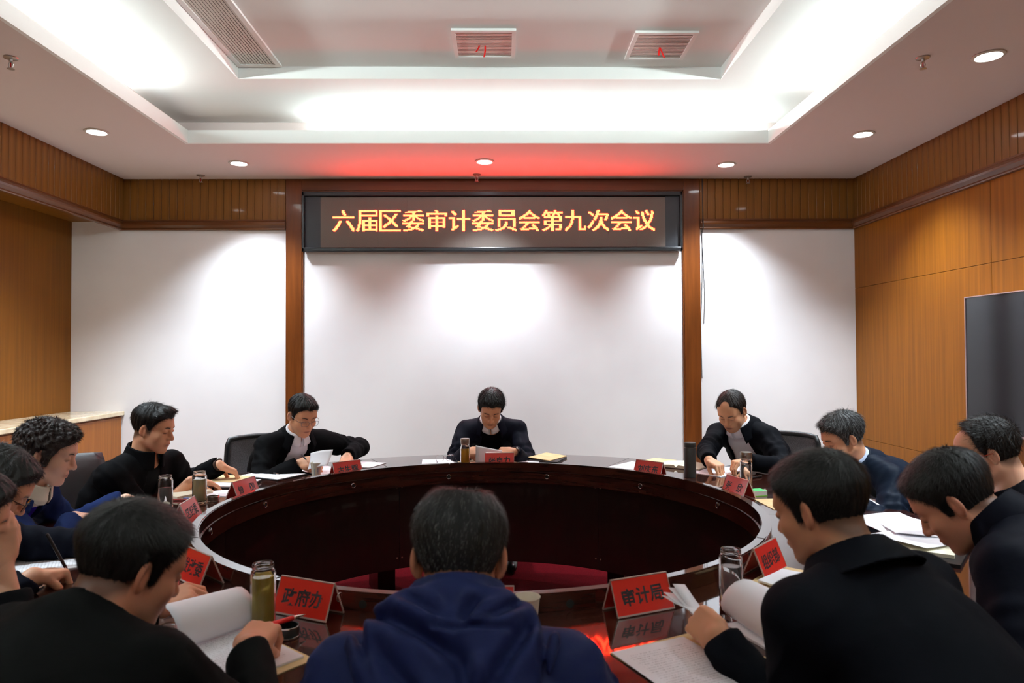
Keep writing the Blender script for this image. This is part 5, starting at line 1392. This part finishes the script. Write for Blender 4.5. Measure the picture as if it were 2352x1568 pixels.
# person with thin spectacles
sheet('folder', -1.335, 4.075, 118, 0.23, 0.31, T0, 0.006, M_folder, 'black folder under the white sheet with a pen, far left', 'folder')
sheet('document', -1.335, 4.080, 120, 0.21, 0.297, T0+0.0064, 0.002, M_paper, 'white sheet with a black pen lying on it, far left', 'document', GP)
sheet('document', -1.095, 4.235, 132, 0.21, 0.297, T0, 0.004, M_print, 'printed sheets before the person with thin spectacles', 'document', GP, lift=0.016, seed=11)
sheet('document', -0.905, 4.475, 110, 0.20, 0.25, T0, 0.003, M_paper, 'white sheets behind the plate reading \u53e4\u751f\u8f89, near the table seam', 'document', GP)
sheet('envelope', -0.985, 4.175, 40, 0.10, 0.16, T0+0.0045, 0.001, M_kraft, 'yellow envelope corner behind the white paper cup', 'envelope', 'kraft envelopes on the table')
# far middle
sheet('document', -0.395, 4.560, 175, 0.26, 0.20, T0, 0.003, M_paper, 'white sheets under the folded spectacles, far middle', 'document', GP)
sheet('document', 0.150, 4.600, 190, 0.21, 0.26, T0, 0.006, M_paper, 'white sheets between the plate reading \u5f20\u81ea\u529b and a kraft envelope', 'document', GP)
sheet('folder', 0.300, 4.610, 200, 0.20, 0.24, T0, 0.010, M_folder, 'black folder under the kraft envelope, far middle', 'folder')
sheet('envelope', 0.305, 4.640, 212, 0.16, 0.25, T0+0.0104, 0.004, M_kraft, 'kraft envelope lying on a black folder, far middle', 'envelope', 'kraft envelopes on the table', shape=lambda u, v: 0.012*(1+u)/2)
def open_book(x, y, azim, label):
    t = empty('open_notebook', (x, y, T0), -math.radians(azim), label, 'notebook', 'notebooks on the table')
    box('cover', -0.15, 0.15, -0.105, 0.105, 0, 0.003, mat('cover_brown', srgb(70, 36, 24), 0.5), t)
    for s in (-1, 1):
        V = []; F = []; n = 10
        for j in (0, 1):
            for i in range(n+1):
                u = i/n; zt = 0.004+0.016*math.sqrt(max(0, 1-(u-0.25)**2*1.2))*(1-0.55*u) if u > 0 else 0.006
                for y_ in (-0.10, 0.10): V.append((s*0.145*u, y_, 0.0032 if j == 0 else zt+0.0035))
        I = lambda j, i, k: (j*(n+1)+i)*2+k
        for i in range(n):
            F += [(I(1, i, 0), I(1, i+1, 0), I(1, i+1, 1), I(1, i, 1)), (I(0, i, 1), I(0, i+1, 1), I(0, i+1, 0), I(0, i, 0))]
            for k in (0, 1): F.append((I(0, i, k), I(0, i+1, k), I(1, i+1, k), I(1, i, k)))
        F += [(I(0, n, 0), I(0, n, 1), I(1, n, 1), I(1, n, 0))]
        from_data('page_block', V, F, M_cream, t)
    return t
open_book(-0.150, 4.570, 176, 'open notebook lying behind the plate reading \u5f20\u81ea\u529b')
open_book(1.120, 4.310, -142, 'open cream notebook between the dark flask and the plate reading \u5218\u5e86\u4e1c')
sheet('document', 0.820, 4.330, -138, 0.21, 0.30, T0, 0.003, M_paper, 'white sheets left of the plate reading \u5218\u5e86\u4e1c', 'document', GP)
sheet('envelope', 1.000, 4.480, -140, 0.16, 0.23, T0+0.003, 0.006, M_kraft, 'kraft envelope behind the plate reading \u5218\u5e86\u4e1c', 'envelope', 'kraft envelopes on the table')
sheet('document', 1.285, 4.120, -128, 0.25, 0.32, T0, 0.003, M_print, 'printed sheets before the balding person', 'document', GP, shape=lambda u, v: 0.035*max(0, (-u-v)*0.5-0.1)**1.5)
sheet('envelope', 1.290, 3.215, 88, 0.23, 0.16, T0, 0.002, M_kraft, 'kraft envelope on the table before the grey haired person', 'envelope', 'kraft envelopes on the table')
for k, (a, z) in enumerate(((80, 0.0), (96, 0.004), (70, 0.008))):
    sheet('document', 1.655+0.006*k, 3.19, a, 0.15, 0.21, T0+z, 0.0025, M_paper, ['lowest sheet of the small pile before the grey haired person', 'middle sheet of the small pile before the grey haired person', 'topmost sheet of the small pile before the grey haired person'][k], 'document', GP)
# held sheets
def held(pts, label, bow):
    """pts: four corners, top left, top right, bottom right, bottom left"""
    A, B, C, D = [Vector(p) for p in pts]; n = 8; V = []; F = []; nn = (B-A).cross(D-A).normalized()
    for j in range(n+1):
        for i in range(n+1):
            u, v = i/n, j/n; V.append((A*(1-u)+B*u)*(1-v)+(D*(1-u)+C*u)*v+nn*(bow*4*(u*(1-u))+bow*2*v*v))
    for j in range(n):
        for i in range(n): F.append((j*(n+1)+i, j*(n+1)+i+1, (j+1)*(n+1)+i+1, (j+1)*(n+1)+i))
    o = from_data('held_sheet', V, F, M_paper, None, True); o.modifiers.new('s', 'SOLIDIFY').thickness = 0.0008
    return tag(o, label, 'paper', 'sheets held in hands')
held(((-0.168, 4.405, 0.900), (-0.002, 4.395, 0.868), (0.0, 4.362, 0.795), (-0.168, 4.375, 0.800)), 'white sheet held in both hands at the far middle', 0.006)
held(((-1.135, 4.135, 0.895), (-0.990, 4.085, 0.922), (-1.000, 4.025, 0.830), (-1.120, 4.06, 0.800)), 'white sheet held up by the person with thin spectacles', -0.010)

# ================================================================ flasks, cups and lids
M_glass = mat('glass_clear', (1, 1, 1, 1), 0.01, trans=1.0, ior=1.32)
def liquid(name, c): return mat(name, c, 0.05, trans=0.45, ior=1.2)
M_tea1 = liquid('tea_pale', srgb(206, 196, 150)); M_tea2 = liquid('tea_green', srgb(196, 176, 84)); M_tea3 = liquid('tea_amber', srgb(226, 170, 60)); M_wat = mat('water', srgb(245, 247, 246), 0.02, trans=0.92, ior=1.15)
M_leaf = mat('tea_leaves', srgb(92, 96, 30), 0.7); noise_col(M_leaf, srgb(60, 66, 16), srgb(130, 122, 44), nscale=90)
M_steel = mat('steel_brushed', srgb(170, 166, 160), 0.28, 1.0)
def flask(x, y, r, h, label, tea=None, level=0.75, leaves=0.0, lid=False, amount=None):
    t = empty('glass_flask', (x, y, TZ), 0, label, 'glass flask', 'glass tea flasks on the conference table')
    hb = h-0.028 if lid else h
    rn = r*0.86
    lathe('glass', [(0, 0.0), (r*0.93, 0.0), (r, 0.004), (r, hb-0.026), (r*0.97, hb-0.020), (rn, hb-0.016), (rn, hb-0.002), (rn-0.001, hb), (rn-0.003, hb-0.001), (rn-0.0035, hb-0.018), (r-0.0030, hb-0.026), (r-0.0030, 0.014), (r-0.010, 0.010), (0, 0.010)], M_glass, t, 36)
    bm = bmesh.new()
    for zz in (hb-0.005, hb-0.010): bm_lathe(bm, [(rn-0.0005, zz-0.0012), (rn+0.0012, zz), (rn-0.0005, zz+0.0012)], 32)
    from_bm('screw_thread', bm, M_glass, t, True)
    if tea:
        zl = 0.0108+(hb-0.03)*level
        lathe('tea', [(0, 0.0108), (r-0.0105, 0.0108), (r-0.0045, 0.0145), (r-0.0045, zl), (0, zl)], tea, t, 32)
        if leaves:
            rs = random.Random(int(x*1000)); bm = bmesh.new()
            for k in range(170):
                a = rs.uniform(0, 2*PI); q = (r-0.010)*math.sqrt(rs.random()); z = 0.013+leaves*(rs.random()**1.3)
                M = Matrix.Translation((q*math.cos(a), q*math.sin(a), z)) @ Matrix.Rotation(rs.uniform(0, 6), 4, 'Z') @ Matrix.Rotation(rs.uniform(-1, 1), 4, 'X')
                bm_box(bm, -0.0014, 0.0014, -0.007, 0.007, -0.0006, 0.0006, M=M)
            lv = from_bm('tea_leaves', bm, M_leaf, t); lv['kind'] = 'stuff'
    if lid:
        l = lathe('lid', [(0, h+0.001), (r*0.93, h+0.001), (r*0.97, h-0.002), (r*0.97, h-0.030), (r*0.90, h-0.031), (0, h-0.030)], M_steel, t, 32)
        lathe('lid_band', [(r*0.975, h-0.017), (r*0.985, h-0.016), (r*0.985, h-0.013), (r*0.975, h-0.012)], M_steel, l, 32)
    return t
flask(-1.444, 3.339, 0.0325, 0.152, 'glass flask of pale green tea with settled leaves, without lid, left of the rim', M_tea1, 0.86, 0.038)
flask(-1.560, 3.245, 0.0325, 0.150, 'clear open glass flask half hidden behind the head with the red pen', M_wat, 0.7)
flask(-0.615, 1.800, 0.0310, 0.168, 'tall open glass flask of golden tea beside the plate reading \u653f\u5e9c\u529e', M_tea2, 0.90, 0.045)
flask(-0.990, 2.080, 0.0300, 0.125, 'clear open glass flask beside the face of the person with red pen', M_wat, 0.6)
flask(-0.233, 4.365, 0.0305, 0.176, 'glass flask of amber tea with a steel lid, far middle', M_tea3, 0.88, 0.02, True)
flask(1.272, 3.613, 0.0310, 0.186, 'glass flask of clear tea with a steel lid, by the balding person', M_wat, 0.88, 0.012, True)
flask(0.629, 1.915, 0.0315, 0.162, 'clear open glass flask of water beside the page turner', M_wat, 0.80)
th = empty('thermos_flask', (1.070, 3.945, TZ), 0, 'dark grey thermos flask with a thin steel ring, right of the open notebook', 'thermos')
M_th = mat('thermos_grey', srgb(58, 56, 54), 0.38, 0.3)
lathe('body', [(0, 0), (0.031, 0), (0.0335, 0.003), (0.0335, 0.165), (0.032, 0.168), (0, 0.168)], M_th, th, 32)
lathe('steel_ring', [(0.0325, 0.166), (0.0342, 0.1665), (0.0342, 0.1695), (0.0325, 0.170)], M_steel, th, 32)
lathe('cap', [(0, 0.170), (0.0325, 0.170), (0.0332, 0.172), (0.0332, 0.192), (0.031, 0.196), (0, 0.196)], M_th, th, 32)
M_cup = mat('cup_paper', srgb(228, 222, 204), 0.6); M_cupp = mat('cup_print', srgb(110, 160, 205), 0.6)
def paper_cup(x, y, label, prints):
    t = empty('paper_cup', (x, y, TZ), 0, label, 'cup', 'paper cups on the conference table')
    lathe('wall', [(0, 0.004), (0.0225, 0.004), (0.0225, 0.0), (0.0235, 0.0), (0.0325, 0.078), (0.0345, 0.080), (0.0335, 0.082), (0.0318, 0.080), (0.0230, 0.006), (0, 0.006)], M_cup, t, 30)
    for (a0, z0, wd, hh) in prints:
        V = []; F = []; n = 4
        for i in range(n+1):
            for k in (0, 1):
                z = z0+hh*k; r = 0.0235+0.009*z/0.078+0.0004; a = a0+wd*i/n; V.append((r*math.sin(a), -r*math.cos(a), z))
        for i in range(n): F.append((2*i, 2*i+2, 2*i+3, 2*i+1))
        from_data('print', V, F, M_cupp, t)
    return t
paper_cup(-1.079, 4.050, 'white paper cup with small blue print, beside the plate reading \u53e4\u751f\u8f89', [(0.42, 0.022, 0.07, 0.03), (0.55, 0.03, 0.10, 0.008), (0.55, 0.045, 0.12, 0.006), (0.58, 0.02, 0.05, 0.03), (-0.15, 0.015, 0.06, 0.035), (-1.0, 0.01, 0.05, 0.03)])
paper_cup(0.062, 1.785, 'plain cream paper cup beside the shoulder of the hooded jacket', [])
def loose_lid(x, y, r, h, label, dark):
    t = empty('flask_lid', (x, y, TZ), 0, label, 'lid', 'flask lids lying on the table')
    lathe('shell', [(0, 0.002), (r*0.9, 0.002), (r*0.96, 0.0), (r, 0.002), (r, h-0.002), (r*0.97, h), (r*0.90, h-0.001), (r*0.88, 0.006), (0, 0.006)], M_black if dark else M_steel, t, 32)
    for z in (0.004, h-0.002): lathe('rim_ring', [(r*0.99, z-0.0018), (r*1.025, z-0.0012), (r*1.025, z+0.0012), (r*0.99, z+0.0018)], M_chrome, t, 32)
    return t
loose_lid(-0.535, 1.745, 0.0275, 0.030, 'black flask lid with chrome rims under the red pen', True)
loose_lid(-1.392, 3.375, 0.0280, 0.028, 'brushed steel flask lid beside the pale green tea flask', False)

# ================================================================ pens, box, spectacles, watches
def pen(a, b, r, col, label, tip=True, grip=None):
    a = Vector(a); b = Vector(b); t = empty('pen', a, 0, label, 'pen', 'pens on and above the table'); d = b-a
    m = mat('pen_%d_%d_%d' % col, srgb(*col), 0.3)
    tube('barrel', [d*0.0, d*0.04, d*0.80], [r*0.8, r, r], m, t, 10)
    tube('tip', [d*0.80, d*0.90, d], [r, r*0.7, r*0.2], M_chrome, t, 10)
    tube('clip', [d*0.06+Vector((0, 0, r*1.2)), d*0.28+Vector((0, 0, r*1.3))], r*0.28, M_chrome, t, 6)
    if grip: tube('grip', [d*0.42, d*0.78], r*1.18, mat('pen_grip_red', srgb(214, 30, 28), 0.4), t, 10)
    return t
pen((-0.610, 1.650, 0.822), (-0.508, 1.805, 0.806), 0.0052, (226, 220, 214), 'white pen with a red grip held over the black lid, near left', grip=True)
pen((-1.425, 2.200, 0.918), (-1.375, 2.235, 0.780), 0.0048, (22, 22, 24), 'black pen upright in the writing hand at the left')
pen((-1.625, 2.915, 0.870), (-1.590, 2.955, 0.782), 0.0045, (30, 30, 34), 'dark pen in the hand of the person in the blue blazer')
pen((-1.395, 4.150, TZ+0.0145), (-1.290, 4.045, TZ+0.0145), 0.0055, (26, 26, 28), 'black pen lying on the white sheet, far left')
pen((-1.130, 4.020, 0.875), (-1.190, 4.130, 0.890), 0.0042, (40, 40, 44), 'dark pen held by the person with thin spectacles')
pen((1.470, 3.925, TZ+0.006), (1.375, 3.855, TZ+0.006), 0.0055, (22, 22, 24), 'black pen with silver bands lying right of the lidded flask')
pen((-1.640, 3.430, TZ+0.0055), (-1.500, 3.425, TZ+0.0055), 0.0045, (36, 58, 130), 'blue pen lying below the thick cream notebook')
pen((-1.640, 3.400, TZ+0.0055), (-1.500, 3.396, TZ+0.0055), 0.0045, (170, 26, 30), 'red pen lying beside the blue pen, left')
pen((1.52, 2.36, TZ+0.0185), (1.40, 2.40, TZ+0.0185), 0.0048, (190, 190, 194), 'silver pen on the black folder at the right')
bx = empty('small_box', (1.252, 3.425, TZ), math.radians(14), 'small white box with a bright green top, beside the plate reading \u5f20 \u6b23', 'box')
box('carton', -0.045, 0.045, -0.03, 0.03, 0, 0.026, mat('carton_white', srgb(214, 214, 206), 0.5), bx, bev=0.0015)
box('top_print', -0.044, 0.044, -0.029, 0.029, 0.026, 0.0266, mat('carton_green', srgb(70, 200, 110), 0.5), bx)
box('base_print', -0.0455, 0.0455, -0.0305, 0.0305, 0.0, 0.003, mat('carton_lime', srgb(120, 200, 60), 0.5), bx)
lathe_o = empty('pen_cap', (1.307, 3.448, TZ), 0, 'small shiny steel stopper standing right of the green topped box', 'pencap')  # small shiny steel piece, taken for a pen cap
lathe('knob', [(0, 0), (0.010, 0), (0.012, 0.006), (0.011, 0.02), (0.006, 0.026), (0, 0.027)], M_chrome, lathe_o, 18)
# folded spectacles on the papers, far middle
gs = empty('reading_spectacles', (-0.375, 4.560, TZ+0.004), math.radians(12), 'reading spectacles lying on white sheets left of the amber tea flask', 'spectacles')
bm = bmesh.new()
for s in (-1, 1):
    pts = [(s*0.034+0.026*math.copysign(abs(math.cos(a))**0.6, math.cos(a)), 0.0, 0.022+0.019*math.copysign(abs(math.sin(a))**0.6, math.sin(a))) for a in np.linspace(0, 2*PI, 21)]
    bm_tube(bm, pts, 0.0015, 6, caps=False)
bm_tube(bm, [(-0.009, 0, 0.028), (0, -0.002, 0.030), (0.009, 0, 0.028)], 0.0014, 6)
from_bm('rim', bm, mat('spec_silver', srgb(190, 188, 184), 0.25, 0.9), gs, True)
for s in (-1, 1): tube('temple', [(s*0.061, 0, 0.030), (s*0.064, -0.07, 0.016), (s*0.066, -0.115, 0.008), (s*0.066, -0.135, 0.022)], 0.0014, M_black, gs, 6)
def watch(p, i, label):
    w, e = p.W[i], p.E[i]; u = unit(w-e); c = w-u*0.004-p.inv
    z = Vector(map(float, u)); y = Vector(map(float, p.hf[i][1])); x = y.cross(z).normalized(); y = z.cross(x)
    M = Matrix(((x.x, y.x, z.x, c[0]), (x.y, y.y, z.y, c[1]), (x.z, y.z, z.z, c[2]), (0, 0, 0, 1)))
    b = lathe('wristwatch', [(0.0310, -0.009), (0.0335, -0.009), (0.0335, 0.009), (0.0310, 0.009)], mat('watch_strap', srgb(62, 40, 28), 0.5), p.root, 26, M=M @ Matrix.Diagonal((1.02, 0.92, 1, 1)), close=True)
    tag(b, label)
    lathe('watch_case', [(0, 0.004), (0.016, 0.004), (0.0175, 0.002), (0.0175, -0.004), (0, -0.004)], M_steel, b, 24, M=M @ Matrix.Translation((0, 0.033, 0)) @ Matrix.Rotation(-PI/2, 4, 'X'))
watch(PEOPLE['reacher'], 1, 'wristwatch with a brown strap')
watch(PEOPLE['middle'], 1, 'wristwatch')
